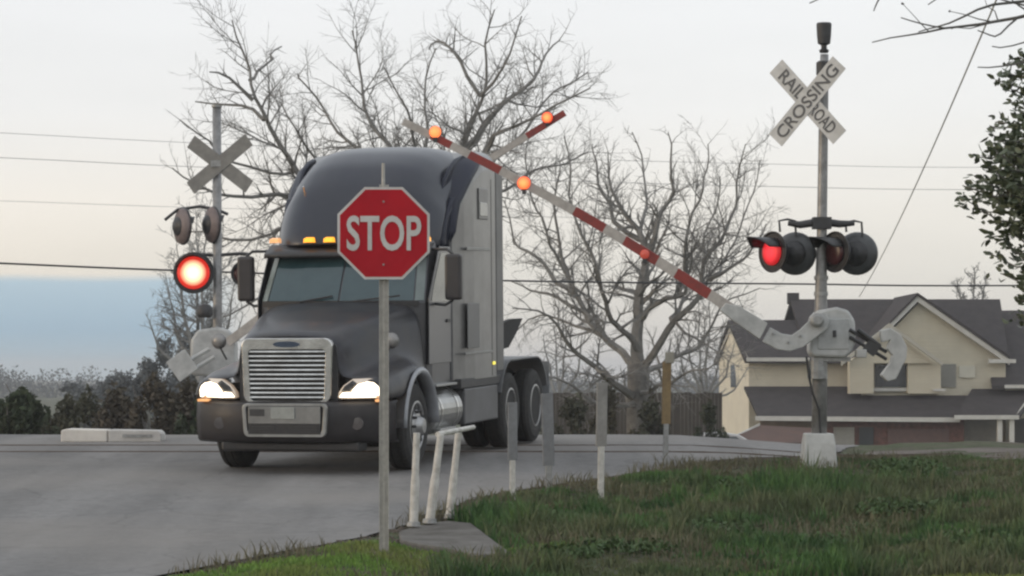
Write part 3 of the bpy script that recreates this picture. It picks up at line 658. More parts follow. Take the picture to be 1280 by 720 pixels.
for s_ in (-1, 1):
    b = MB(); b.lathe((s_*.84, bump_y(.84)-.01, .60), (0, -1, 0), [(0, .075), (.015, .07), (.018, .001)], 18); P('fog_light', b, mat('fog_glass', (.13,.12,.12), .15, .3))
b = MB(); b.box(-.85, .85, .05, .35, .27, .385); P('air_dam', b, black, bevel=.03)
# cab
def loft(rows, name, m_, parent=truck, **k):
    b = MB(); b.grid(rows); return P(name, b, m_, parent, **k)
# windscreen surround / cab front: section rows going up
hw0, hw1 = 1.02, .93
b = MB()
rows = []
for z_, y0, hw in ((.95, 1.93, 1.09), (1.5, 1.93, 1.09), (1.97, 1.93, 1.09), (2.30, 2.13, 1.055), (2.62, 2.32, 1.02), (2.74, 2.40, 1.01)):
    rows.append([(-hw, 3.12, z_), (-hw, (y0+.25+3.12)/2, z_), (-hw, y0+.28, z_), (-hw*.97, y0+.14, z_), (-hw*.86, y0+.03, z_), (-hw*.5, y0-.02, z_), (0, y0-.04, z_), (hw*.5, y0-.02, z_), (hw*.86, y0+.03, z_), (hw*.97, y0+.14, z_), (hw, y0+.28, z_), (hw, (y0+.25+3.12)/2, z_), (hw, 3.12, z_)])
b.grid(rows); b.add([rows[-1][i] for i in range(13)], [tuple(range(13))]); P('cab', b, mat('cab_paint', (.075,.075,.082), .38, .25, scale=3, col2=(.06,.058,.06), coat=.3), smooth_=False, fix=True, bevel=.01)
def wsy(z_, x_, hw): 
    y0 = 1.93+(z_-1.97)*.6; f = abs(x_)/hw
    t = [(0, -.04), (.5, -.02), (.86, .03), (.97, .14)]
    for (a, pa), (c, pc_) in zip(t, t[1:]):
        if a <= f <= c: return y0+pa+(pc_-pa)*(f-a)/(c-a)
    return y0+.14
for s_ in (1, -1):
    rows = []
    for z_ in (2.00, 2.2, 2.4, 2.585):
        hw = 1.09-(z_-1.97)*.108
        rows.append([(s_*x_*hw, wsy(z_, x_*hw, hw)-.012, z_) for x_ in (.012, .25, .5, .7, .855)])
    loft(rows, 'windscreen', glass, smooth_=False, solid=.006, fix=False)
    # quarter pillars light strip seen left of the glass
for s_ in (1, -1):
    rows = []
    for z_ in (2.0, 2.3, 2.6):
        hw = 1.09-(z_-1.97)*.108
        rows.append([(s_*x_*hw, wsy(z_, x_*hw, hw)-.014, z_) for x_ in (.872, .955)])
    loft(rows, 'pillar_glass', mat('pillar_light', (.20,.23,.22), .25, scale=3, col2=(.15,.18,.17)), fix=False, solid=.005)
b = MB(); 
for x0, x1 in ((-.75, -.08), (.1, .78)):
    b.tube([(x0+.25*(1 if x0 < 0 else .2), 1.88, 1.99), (x1, 1.90, 2.06)], .010, 6)
P('wipers', b, black)
# cowl
rows = [[(x_*1.0, 1.93-.06+abs(x_)**2*.09, z_) for x_ in np.linspace(-1.0, 1.0, 9)] for z_ in (1.93, 2.0)]
loft(rows, 'cowl', black, solid=.04, fix=False)
# sun visor
rows = []
for dy, dz in ((.06, 0), (-.20, -.115), (-.21, -.15), (.03, -.05)):
    rows.append([(x_, 2.30+dy+.10*(abs(x_)/1.06)**4, 2.69+dz) for x_ in np.linspace(-1.06, 1.06, 15)])
loft(rows, 'sun_visor', black, smooth_=True, solid=.012, fix=False)
# roof fairing: rows from the visor line up and back; u across
def fairing_row(s):
    # s 0..1 : bottom front edge -> crest.   returns half width, y, z
    pts = [(0, 1.05, 2.20, 2.69), (.12, 1.06, 2.26, 2.86), (.3, 1.07, 2.42, 3.14), (.5, 1.07, 2.64, 3.44), (.68, 1.03, 2.94, 3.70), (.84, 1.0, 3.34, 3.88), (.94, .99, 3.80, 3.96), (1, .98, 4.35, 3.985), (1.15, .95, 4.86, 3.95)]
    for a, c in zip(pts, pts[1:]):
        if a[0] <= s <= c[0]+1e-9:
            t = (s-a[0])/(c[0]-a[0]); return [a[i]+(c[i]-a[i])*t for i in (1, 2, 3)]
rows = []
for s in (0, .06, .12, .2, .3, .4, .5, .6, .68, .76, .84, .9, .94, 1, 1.15):
    hw, y, z = fairing_row(s); row = []
    back = 1.0
    for u in (-1, -.985, -.94, -.85, -.7, -.45, 0, .45, .7, .85, .94, .985, 1):
        a = abs(u); drop = .80*max(0, (a-.42)/.58)**2.3*(min(1, z-2.6)*.95); sweep = .55*max(0, (a-.5)/.5)**2.6*(1-s*.8 if s < 1 else .15)
        row.append((u*hw*(1+.13*max(0, min(1, (y-2.9)/1.2))), y+sweep, z-drop*(.5 if s > .9 else .55)))
    rows.append(row)
fairing_rows = rows
loft(rows, 'roof_fairing', mat('fairing_paint', (.020,.023,.036), .32, .1, scale=2, col2=(.030,.032,.042), coat=.15, spec=.4), smooth_=True, solid=.02, subsurf=1, fix=False)
# sleeper box: sections along y
def sl_sec(y, hw, zt, r):
    pts = [(-hw, .98)]
    pts += [(-hw, zt-r)]
    for k in range(1, 6): a = R(180-k*18); pts.append((-hw+r+r*math.cos(a), zt-r+r*math.sin(a)))
    q = [(-x_, z_) for x_, z_ in pts[::-1]]
    return [(x_, y, z_) for x_, z_ in pts+q]
rows = [sl_sec(3.02, 1.04, 2.8, .18), sl_sec(3.10, 1.10, 3.10, .20), sl_sec(3.45, 1.16, 3.48, .22), sl_sec(3.8, 1.19, 3.74, .24), sl_sec(4.2, 1.20, 3.88, .24), sl_sec(4.82, 1.20, 3.92, .22), sl_sec(4.86, 1.17, 3.89, .2)]
b = MB(); b.grid(rows); b.add(rows[-1], [tuple(range(len(rows[-1])))]); b.add(rows[0], [tuple(range(len(rows[0])))]); b.add([rows[0][0], rows[-1][0], rows[-1][-1], rows[0][-1]], [(0, 1, 2, 3)])
slp = P('sleeper', b, paint_sky_lit, smooth_=False, bevel=.012)
for s_ in (1, -1):
    # side return of the roof cap down to the sleeper front, and a dark band painting the reflection on its edge
    rr_ = []
    for row in fairing_rows[:11]:
        x_, y_, z_ = row[0] if s_ < 0 else row[-1]
        if y_ > 3.25: break
        yb_ = max(y_+.02, 3.10+.0*z_); xb_ = s_*(1.085+.03*smooth(2.8, 3.4, z_)); rr_.append([(x_, y_, z_), (x_+(xb_-x_)*.5, (y_+yb_)/2, z_), (xb_, yb_, z_)])
    loft(rr_, 'fairing_return', navy, smooth_=True, solid=.006, fix=False)
    slt = [(3.02, 1.04, 2.8, .18), (3.10, 1.10, 3.10, .20), (3.45, 1.16, 3.48, .22), (3.8, 1.19, 3.74, .24), (4.2, 1.20, 3.88, .24), (4.82, 1.20, 3.92, .22)]
    def side_x(y, z):
        for a_, c_ in zip(slt, slt[1:]):
            if a_[0] <= y <= c_[0]:
                t = (y-a_[0])/(c_[0]-a_[0]); hw_, zt_, r_0 = [a_[i]+(c_[i]-a_[i])*t for i in (1, 2, 3)]
                q = z-(zt_-r_0); return hw_ if q <= 0 else hw_-r_0+math.sqrt(max(0, r_0**2-q*q))
        return 1.2
    rb_ = []
    for y_, z_, wd_, hz_ in ((3.04, 2.72, .02, .02), (3.10, 2.84, .06, .06), (3.16, 3.0, .12, .10), (3.28, 3.18, .18, .14), (3.46, 3.35, .24, .16), (3.66, 3.50, .27, .17), (3.88, 3.63, .25, .15), (4.08, 3.73, .18, .10), (4.20, 3.80, .06, .04)):
        rb_.append([(s_*(side_x(y_-f*wd_, z_+f*hz_)+.035), y_-f*wd_, z_+f*hz_) for f in (0, .2, .4, .6, .8, 1)])
    loft(rb_, 'edge_reflection_band', navy, smooth_=True, solid=.03, fix=False)
    # door
    b = MB(); b.prism([(s_*1.093, y, z) for y, z in ((2.03, 1.22), (3.0, 1.22), (3.0, 2.66), (2.52, 2.66), (2.05, 2.02))], (s_*.014, 0, 0)); dr_ = P('door', b, mat('door_paint', (.10,.10,.108), .35, .35, scale=3, col2=(.10,.10,.105), coat=.4), bevel=.012)
    b = MB(); b.prism([(s_*1.109, y, z) for y, z in ((2.14, 1.98), (2.90, 1.98), (2.90, 2.58), (2.56, 2.58), (2.20, 2.12))], (s_*.004, 0, 0)); P('door_window', b, mat('side_glass', (.30,.31,.30), .08, .5, scale=2, col2=(.24,.25,.24)), dr_)
    b = MB(); b.box(min(s_*1.108, s_*1.125), max(s_*1.108, s_*1.125), 2.78, 2.92, 1.72, 1.76); P('door_handle', b, black, dr_, bevel=.004)
    b = MB(); b.box(min(s_*1.066, s_*1.10), max(s_*1.066, s_*1.10), 3.0, 3.14, 1.0, 2.75); P('cab_gap_seal', b, mat('gap', (.05,.05,.053), .6), bevel=.01)
    # sleeper window and luggage door
    b = MB(); b.box(min(s_*1.195, s_*1.212), max(s_*1.195, s_*1.212), 3.98, 4.42, 3.02, 3.42); wv = P('sleeper_window', b, mat('slw', (.12,.12,.122), .3, .3), bevel=.03)
    b = MB(); b.box(min(s_*1.206, s_*1.218), max(s_*1.206, s_*1.218), 4.02, 4.38, 3.06, 3.24); P('window_pane', b, mat('pane_pale', (.34,.35,.34), .12, .4), wv, bevel=.02)
    b = MB(); b.box(min(s_*1.196, s_*1.206), max(s_*1.196, s_*1.206), 3.42, 4.55, 2.62, 2.66); b.box(min(s_*1.196, s_*1.206), max(s_*1.196, s_*1.206), 3.30, 4.62, 1.30, 1.33); P('side_trim', b, mat('trim_grey', (.26,.26,.25), .4, .3), bevel=.004)
    b = MB(); b.box(min(s_*1.198, s_*1.208), max(s_*1.198, s_*1.208), 3.42, 3.98, 1.38, 1.95); P('luggage_door', b, mat('lug', (.15,.15,.155), .4, .3, scale=3, col2=(.13,.13,.13)), bevel=.01)
    b = MB(); b.box(min(s_*1.198, s_*1.2035), max(s_*1.198, s_*1.2035), 4.60, 4.612, 1.0, 3.55); b.build('panel_seam', black, truck)
    # rear side extender
    b = MB(); b.box(min(s_*1.17, s_*1.20), max(s_*1.17, s_*1.20), 4.862, 5.20, 1.05, 3.70); P('side_extender', b, mat('extender', (.17,.165,.16), .45, .2, scale=3, col2=(.13,.128,.125)), bevel=.012)
    b = MB(); b.box(min(s_*1.201, s_*1.215), max(s_*1.201, s_*1.215), 4.62, 4.72, 1.14, 1.18); P('side_marker', b, yel_lit, bevel=.004)
    # skirts, steps, tank
    b = MB(); b.box(min(s_*1.00, s_*1.19), max(s_*1.00, s_*1.19), 3.15, 5.2, .88, 1.0); P('sill', b, plast, bevel=.01)
    b = MB(); b.box(min(s_*1.02, s_*1.18), max(s_*1.02, s_*1.18), 3.35, 4.95, .42, .875); P('side_skirt', b, mat('skirt_grey', (.13,.13,.135), .5, .2, scale=3, col2=(.10,.098,.10)), bevel=.02)
    b = MB(); b.lathe((s_*.90, 2.02, .63), (0, 1, 0), [(0, .001), (.0, .20), (.02, .27), (.06, .295), (1.18, .295), (1.22, .27), (1.24, .2), (1.24, .001)], 28); tk = P('fuel_tank', b, mat('tank_alu', (.42,.42,.41), .32, .8, scale=4, col2=(.33,.33,.32)), smooth_=False, bevel=.01)
    b = MB()
    for y_ in (2.25, 2.95): b.lathe((s_*.90, y_, .63), (0, 1, 0), [(0, .302), (.05, .302)], 28, cap=False)
    P('tank_straps', b, chrome, tk, solid=.004)
    b = MB(); b.box(min(s_*.88, s_*1.21), max(s_*.88, s_*1.21), 2.0, 2.9, .945, .975); b.box(min(s_*1.0, s_*1.22), max(s_*1.0, s_*1.22), 2.1, 2.8, .40, .43); P('cab_step', b, mat('step_alu', (.40,.40,.39), .4, .6), bevel=.006)
    # mirrors
    mo = P('mirror_arm', MB().tube([(s_*1.02, 2.40, 2.62), (s_*1.26, 2.32, 2.62), (s_*1.34, 2.30, 2.56)], .018, 8).tube([(s_*1.05, 2.32, 1.96), (s_*1.24, 2.30, 1.94), (s_*1.34, 2.30, 2.0)], .018, 8), plast)
    b = MB(); b.box(min(s_*1.24, s_*1.45), max(s_*1.24, s_*1.45), 2.25, 2.37, 2.00, 2.56); P('mirror', b, mat('mirror_shell', (.045,.040,.040), .45, scale=4, col2=(.035,.03,.03)), mo, bevel=.035)
    # fender mirror on the hood
    b = MB(); b.tube([(s_*.98, .62, 1.32), (s_*1.06, .60, 1.48)], .012, 6); fm = P('fender_mirror', b, plast)
    b = MB(); b.lathe((s_*1.07, .58, 1.54), (0, 1, 0), [(0, .04), (.03, .095), (.06, .08), (.07, .001)], 16); P('mirror_shell', b, mat('fm_shell', (.30,.29,.28), .35, .4), fm, smooth_=True)
# cab marker lights on roof
for x_ in (-.97, -.47, -.21, .21, .47, .97):
    b = MB(); yb = 2.175+(.42*max(0, abs(x_)-.5)**1.3); zb = 2.75
    b.grid([[(x_-.07, yb+.05, zb-.03), (x_-.065, yb-.035, zb-.028), (x_+.065, yb-.035, zb-.028), (x_+.07, yb+.05, zb-.03)], [(x_-.06, yb+.05, zb+.01), (x_-.05, yb-.03, zb+.02), (x_+.05, yb-.03, zb+.02), (x_+.06, yb+.05, zb+.01)], [(x_-.05, yb+.07, zb+.035), (x_-.04, yb+.02, zb+.035), (x_+.04, yb+.02, zb+.035), (x_+.05, yb+.07, zb+.035)]])
    b.box(x_-.06, x_+.06, yb-.03, yb+.08, zb-.02, zb+.02)
    P('marker_light', b, amber_pale if x_ < -.5 else amber_lit, bevel=.006)
b = MB(); b.tube([(-.62, 2.5, 3.3), (-.62, 2.42, 3.42)], .012, 6); P('air_horn_stub', b, chrome)
# wheels
def wheel(x0, x1, yc, zc, R0, name, rimstyle, steer=0):
    xm = (x0+x1)/2; w = abs(x1-x0); s_ = 1 if x1 > x0 else -1    # x1 outer face
    b = MB(); b.lathe((x0, yc, zc), (s_, 0, 0), [(0, R0*.56), (0.0, R0*.86), (.03, R0*.97), (.06, R0), (w*.3, R0), (w*.31, R0-.012), (w*.36, R0-.012), (w*.37, R0), (w*.63, R0), (w*.64, R0-.012), (w*.69, R0-.012), (w*.7, R0), (w-.06, R0), (w-.03, R0*.97), (w, R0*.86), (w+.004, R0*.7), (w-.01, R0*.57)], 40)
    t_ = b.build(name, rubber, truck, smooth_=False)
    b = MB()
    if rimstyle == 'front':
        b.lathe((x1, yc, zc), (s_, 0, 0), [(-.05, R0*.57), (.0, R0*.58), (.004, R0*.54), (-.02, R0*.50), (-.03, R0*.44), (.01, R0*.30), (.015, R0*.24), (.06, R0*.20), (.09, R0*.16), (.095, .001)], 32)
    else:
        b.lathe((x1, yc, zc), (s_, 0, 0), [(-.05, R0*.57), (.0, R0*.58), (.004, R0*.54), (-.14, R0*.47), (-.15, R0*.30), (-.05, R0*.26), (-.02, R0*.2), (-.01, .001)], 32)
    rm = P('rim', b, mat('rim_alu', (.42,.42,.42), .35, .7, scale=6, col2=(.3,.3,.3)), t_, smooth_=False)
    b = MB(); 
    for k in range(10):
        a = 2*math.pi*k/10; d = .0 if rimstyle == 'front' else -.13
        b.lathe((x1+s_*(d-.01), yc+R0*.34*math.cos(a), zc+R0*.34*math.sin(a)), (s_, 0, 0), [(0, .018), (.05, .016), (.055, .001)], 8)
        if rimstyle == 'front':
            a += math.pi/10; b.lathe((x1-s_*.008, yc+R0*.45*math.cos(a), zc+R0*.45*math.sin(a)), (s_, 0, 0), [(0, .032), (.003, .032)], 10)
    P('wheel_nuts', b, plast, t_)
    return t_
for s_ in (1, -1): wheel(s_*.90, s_*1.19, 1.22, .515, .515, 'wheel', 'front')
for yc in (5.55, 6.88):
    for s_ in (1, -1): wheel(s_*.92, s_*1.20, yc, .51, .505, 'wheel', 'rear'); wheel(s_*.60, s_*.88, yc, .51, .505, 'wheel', 'rear')
# frame, fifth wheel, rear fenders
b = MB()
for s_ in (1, -1): b.box(s_*.43-.04, s_*.43+.04, .4, 7.7, .72, .98)
b.box(-.43, .43, 7.5, 7.6, .74, .96); b.box(-.9, .9, 5.5, 5.6, .44, .56); b.box(-.9, .9, 6.83, 6.93, .44, .56); b.box(-.9, .9, 1.17, 1.27, .44, .56)
P('chassis', b, black, bevel=.01)
b = MB(); b.lathe((0, 6.0, 1.10), (0, 0, 1), [(0, .44), (.05, .46), (.07, .42)], 24); b.box(-.42, .42, 5.9, 6.5, 1.0, 1.1); P('fifth_wheel', b, black)
for s_ in (1, -1):
    b = MB(); rr = []
    for a in np.linspace(R(20), R(98), 10): rr.append([(s_*.62, 5.55-.62*math.cos(a), .55+.64*math.sin(a)), (s_*1.22, 5.55-.62*math.cos(a), .55+.64*math.sin(a))])
    for y_ in (6.2, 6.8): rr.append([(s_*.62, y_, 1.19), (s_*1.22, y_, 1.19)])
    for a in np.linspace(R(90), R(160), 8): rr.append([(s_*.62, 6.88-.62*math.cos(a), .55+.64*math.sin(a)), (s_*1.22, 6.88-.62*math.cos(a), .55+.64*math.sin(a))])
    b.grid(rr); P('rear_fender', b, mat('rear_fender_grey', (.16,.165,.17), .5, .1, scale=4, col2=(.12,.12,.125)), solid=.02, fix=False)
    b = MB(); b.box(min(s_*.62, s_*1.22), max(s_*.62, s_*1.22), 7.56, 7.57, .22, 1.1); P('mud_flap', b, mat('flap', (.20,.21,.22), .7, scale=4, col2=(.15,.155,.16)))
b = MB(); b.prism([(1.16, 5.22, 1.66), (1.16, 5.22, 1.32), (1.16, 5.6, 1.34), (1.16, 6.0, 1.52), (1.16, 6.35, 1.72), (1.16, 5.8, 1.72)], (-.06, 0, 0)); P('deck_cover', b, rubber)
b = MB(); b.box(-.5, .5, .6, 1.9, .75, 1.45); P('engine', b, black)
b = MB(); b.box(-.95, .95, 1.95, 3.2, .6, .97); b.box(-.95, .95, 3.2, 5.1, .7, .98); P('floor_pan', b, black)

# ------------------------------------------------------------------ trees
def rot_about(v, ax, a): return Matrix.Rotation(a, 3, ax) @ v
class Tree:
    def __init__(s, seed, rmin=.008, up=.15, nside=(7, 5, 3, 3)):
        s.r = random.Random(seed); s.trunk = MB(); s.crown = MB(); s.rmin = rmin; s.up = up; s.tips = []; s.nside = nside
    def poly(s, mb, pts, r0, r1, n):
        k = len(pts); s_ = [r0+(r1-r0)*(i/(k-1))**.8 for i in range(k)]; mb.tube(pts, s_, n, cap=(n > 3)); return s_
    def limb(s, pts, r0, r1, lvl=1, dens=1.0, wob=.03, kids=None, clen=.45):
        """explicit limb through points, resampled and roughened, with its side growth"""
        P_ = [Vector(p) for p in pts]; out = []
        for i in range(len(P_)-1):
            L = (P_[i+1]-P_[i]).length; n = max(2, int(L/.35))
            for k in range(n): out.append(P_[i].lerp(P_[i+1], k/n))
        out.append(P_[-1]); tot = sum((b-a).length for a, b in zip(out, out[1:]))
        q = [out[0]]
        for i, p in enumerate(out[1:-1]): q.append(p+Vector((s.r.gauss(0, 1), s.r.gauss(0, 1), s.r.gauss(0, 1)))*wob)
        q.append(out[-1]); 
        for _ in range(1): q = [q[0]]+[(q[i-1]+q[i]*2+q[i+1])/4 for i in range(1, len(q)-1)]+[q[-1]]
        rr = s.poly(s.trunk if lvl == 0 else s.crown, q, r0, r1, s.nside[min(lvl, 3)])
        s.side(q, rr, tot, lvl, dens, clen)
        return q, rr
    def side(s, q, rr, tot, lvl, dens, clen):
        n = max(2, int(tot*dens*(3.2, 3.2, 6.5, 7.0, 7.0, 6.0)[min(lvl, 5)]))
        for k in range(n):
            t = .18+.82*(k+s.r.random())/n if lvl < 3 else .1+.9*(k+s.r.random())/n
            i = min(len(q)-2, int(t*(len(q)-1))); p = q[i].lerp(q[i+1], s.r.random()); d = (q[i+1]-q[i]).normalized()
            ax = d.orthogonal().normalized(); ax = rot_about(ax, d, s.r.uniform(0, 6.28)); nd = rot_about(d, ax, R(s.r.uniform(28, 68)))
            L = tot*(clen if lvl == 1 else (.46 if lvl else clen))*(1-.5*t)*s.r.uniform(.5, 1.3); r = rr[i]*s.r.uniform(.45, .7)
            s.grow(p, nd, L, r, lvl+1, dens, clen)
    def grow(s, p, d, L, r, lvl, dens, clen):
        if L < .20 or lvl > 5: return
        r = max(r, s.rmin); n = max(3, min(9, int(L/.26))); pts = [p]; c = p.copy(); st = L/n; d = d.normalized()
        for k in range(n):
            d = (d+Vector((s.r.gauss(0, 1), s.r.gauss(0, 1), s.r.gauss(0, 1)))*.17+Vector((0, 0, s.up))*.35).normalized(); c = c+d*st; pts.append(c.copy())
        rr = s.poly(s.crown, pts, r, s.rmin*.6, s.nside[min(lvl, 3)]); s.tips.append(pts[-1])
        s.side(pts, rr, L, lvl, dens, clen)
    def build(s, name, loc, label, cat, bark_m=None, twig_m=None, group=None):
        o = empty(name, loc, label, cat, group=group)
        s.trunk.build('trunk', bark_m or bark, o, world=True, smooth_=True, fix=False); s.crown.build('crown', twig_m or twigm, o, world=True, fix=False); return o
def zg(D): return gz(0, D)
# tree behind the truck: limbs drawn through the photo's main forks, each with its own depth
T1 = Tree(11, .0052); D = 72.0
def a1(x, y, dz=0): return at(x, y, D+dz)
t1b = Vector((at(505, 400, D).x, D, zg(D)))
T1.limb([t1b-Vector((0, 0, .3)), a1(500, 470), a1(495, 390)], .48, .34, 0, .12)
for pts, r0 in (
 ([(495, 390, 0), (430, 290, -1), (372, 214, -1.6), (338, 165, -2), (316, 120, -2.2), (305, 70, -2), (290, 25, -2)], .17),
 ([(316, 125, -2.2), (288, 96, -2.5), (262, 90, -3)], .06), ([(330, 150, -2), (300, 128, -1.5), (244, 127, -1)], .06),
 ([(312, 100, -2.2), (335, 72, -1), (352, 58, 0)], .05),
 ([(400, 250, -1), (330, 240, -2), (280, 252, -3), (215, 210, -3)], .09),
 ([(420, 275, -1), (350, 285, 0), (290, 300, 0), (235, 290, 1)], .08),
 ([(495, 390, 0), (500, 260, 1), (492, 182, 1.5), (462, 140, 2), (444, 80, 2.2), (440, 38, 2.4)], .16),
 ([(500, 250, 1), (450, 190, 2.5), (412, 150, 3), (386, 110, 3.2), (372, 92, 3)], .09),
 ([(495, 390, 0), (545, 270, -1), (575, 190, -1.5), (600, 120, -2), (606, 70, -2), (618, 12, -2)], .17),
 ([(575, 190, -1.5), (630, 130, -1), (668, 85, 0), (700, 50, 1)], .10),
 ([(560, 230, -1), (620, 170, -2.5), (680, 140, -3.5), (738, 110, -4)], .10),
 ([(545, 270, -1), (530, 190, 1), (536, 120, 2), (545, 60, 2)], .09),
 ([(600, 120, -2), (570, 80, -2), (548, 45, -1), (536, 62, -1)], .06),
 ([(500, 300, 1), (600, 250, 2.5), (680, 215, 3.5), (735, 190, 4)], .09),
  ([(430, 290, -1), (400, 200, -3), (370, 160, -4), (352, 130, -4)], .07), ([(500, 260, 1), (520, 180, -2), (500, 120, -3), (480, 84, -3)], .08), ([(545, 270, -1), (640, 180, 3), (690, 120, 4), (735, 90, 5)], .09), ([(600, 120, -2), (640, 60, -3), (652, 20, -3)], .05), ([(372, 214, -1.6), (300, 200, -2), (250, 170, -3), (225, 150, -3)], .05),
 ([(440, 310, 0), (380, 330, -2), (310, 380, -3), (270, 400, -3)], .08)):
    T1.limb([a1(*p) for p in pts], r0*.95, .018, 1, 1.08, .11, clen=.36)
T1.build('bare_tree', t1b, 'large leafless tree with wide spreading limbs rising behind the truck', 'tree', group='bare trees')
# tree in front of the house's left end
T2 = Tree(23, .0060); D2_ = 88.0
def a2(x, y, dz=0): return at(x, y, D2_+dz)
t2b = Vector((at(797, 400, D2_).x, D2_, zg(D2_)))
T2.limb([t2b-Vector((0, 0, .4)), a2(798, 545), a2(798, 500), a2(797, 455)], .50, .36, 0, .12)
for pts, r0 in (
 ([(797, 458, 0), (790, 420, 0), (800, 380, 0), (805, 330, 0), (800, 290, .5), (770, 250, 1), (760, 190, 1.5)], .24),
 ([(805, 330, 0), (830, 270, -.5), (842, 220, -1), (835, 165, -1)], .12), ([(800, 300, .5), (770, 280, 1), (745, 230, 1.5), (740, 180, 2)], .10),
 ([(797, 458, 0), (840, 405, -1), (885, 350, -1.5), (905, 290, -2), (920, 230, -2), (932, 180, -2)], .15),
 ([(885, 350, -1.5), (930, 330, -2), (958, 280, -2.5)], .07),
 ([(797, 458, 0), (752, 420, 1), (720, 370, 1.5), (700, 320, 2), (690, 260, 2), (700, 200, 2)], .15),
 ([(740, 400, 1), (690, 370, 2), (640, 352, 2.5)], .09), ([(720, 370, 1.5), (680, 330, 3), (640, 300, 3.5), (630, 250, 4)], .10),
 ([(795, 500, 0), (752, 470, -2), (712, 430, -3), (690, 395, -3.5), (640, 385, -4)], .16),
 ([(797, 500, 0), (735, 500, -2), (690, 470, -3), (650, 470, -3.5)], .11),
 ([(797, 470, 0), (840, 450, 2), (880, 430, 3), (905, 380, 3), (950, 360, 3)], .12),
 ([(800, 400, 0), (850, 360, -2), (860, 300, -3), (880, 240, -3), (885, 180, -3)], .11),
 ([(800, 290, .5), (815, 240, 2), (800, 195, 3), (790, 165, 3)], .07), ([(840, 405, -1), (860, 350, 2), (880, 300, 3), (900, 220, 3)], .08), ([(752, 420, 1), (700, 400, 3), (660, 400, 4), (640, 420, 4)], .07), ([(720, 370, 1.5), (670, 260, 1), (655, 200, 1), (660, 175, 1)], .07), ([(885, 350, -1.5), (915, 310, 1), (945, 240, 1), (950, 200, 1)], .06),
 ([(797, 490, 0), (850, 470, -3), (885, 462, -4), (905, 440, -4)], .09),
 ([(800, 440, 0), (760, 390, -2), (745, 340, -3), (722, 290, -3), (715, 210, -3), (705, 170, -3)], .12)):
    T2.limb([a2(*p) for p in pts], r0*1.0, .018, 1, 1.05, .12, clen=.34)
T2.build('bare_tree', t2b, 'leafless tree with thick trunk and fanned limbs between truck and house', 'tree', group='bare trees')
# far bare trees
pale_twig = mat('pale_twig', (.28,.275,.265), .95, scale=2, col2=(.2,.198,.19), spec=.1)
def far_tree(px, top, bot, D, spread, seed, label, limbs=7, tm=None, rm=.02, dens=.9):
    tt = Tree(seed, rm, up=.1); rr = random.Random(seed); b_ = Vector((at(px, 0, D).x, D, zg(D))); H = at(px, top, D).z-b_.z; z0 = at(px, bot, D).z
    fork = Vector((b_.x, D, max(b_.z+H*.25, z0))); tt.limb([b_-Vector((0, 0, .3)), fork], H*.022, H*.016, 0, .05)
    w = spread*D/F
    for k in range(limbs):
        f = -1+2*k/(limbs-1); e = Vector((b_.x+f*w*rr.uniform(.7, 1), D+rr.uniform(-w, w)*.7, b_.z+H*(1-.38*abs(f)**1.6)*rr.uniform(.88, 1)))
        mid = fork.lerp(e, .5)+Vector((f*w*.18, 0, -H*.04)); tt.limb([fork, mid, e], H*.010, rm, 1, dens, .08, clen=.30)
    return tt.build('bare_tree', b_, label, 'tree', group='bare trees', bark_m=tm or bark, twig_m=tm or twigm)
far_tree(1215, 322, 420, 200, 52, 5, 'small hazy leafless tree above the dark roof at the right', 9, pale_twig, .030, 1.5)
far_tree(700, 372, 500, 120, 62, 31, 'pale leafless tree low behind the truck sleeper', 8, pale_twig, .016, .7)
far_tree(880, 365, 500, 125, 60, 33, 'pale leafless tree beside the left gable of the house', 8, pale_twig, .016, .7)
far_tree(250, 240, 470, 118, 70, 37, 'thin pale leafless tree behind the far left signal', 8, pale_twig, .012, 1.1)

# ------------------------------------------------------------------ leafy shrubs and brush
def leaf_cloud(mb, n, lumps, size, r_):
    """leaf-sized faces spread through lumps (centre, radii)"""
    tot = sum(l[1][0]*l[1][2] for l in lumps)
    for c, rad in lumps:
        k = int(n*rad[0]*rad[2]/tot); u = r_.normal(size=(k, 3)); u /= np.linalg.norm(u, axis=1)[:, None]; rr = r_.random(k)**.45
        lump = 1+.22*np.sin(u[:, 0]*5+c[0]*3)*np.cos(u[:, 2]*6+c[2])
        P_ = np.array(c)+u*rr[:, None]*lump[:, None]*np.array(rad)
        A = r_.normal(size=(k, 3)); A /= np.linalg.norm(A, axis=1)[:, None]; B = np.cross(A, r_.normal(size=(k, 3))); B /= np.linalg.norm(B, axis=1)[:, None]
        s_ = size*r_.uniform(.5, 1.3, k)[:, None]; A = A*s_; B = B*s_*.5; o = len(mb.v)
        V = np.stack([P_-A, P_+B, P_+A, P_-B], 1).reshape(-1, 3)
        mb.v += [tuple(x) for x in V]; mb.f += [(o+4*i, o+4*i+1, o+4*i+2, o+4*i+3) for i in range(k)]
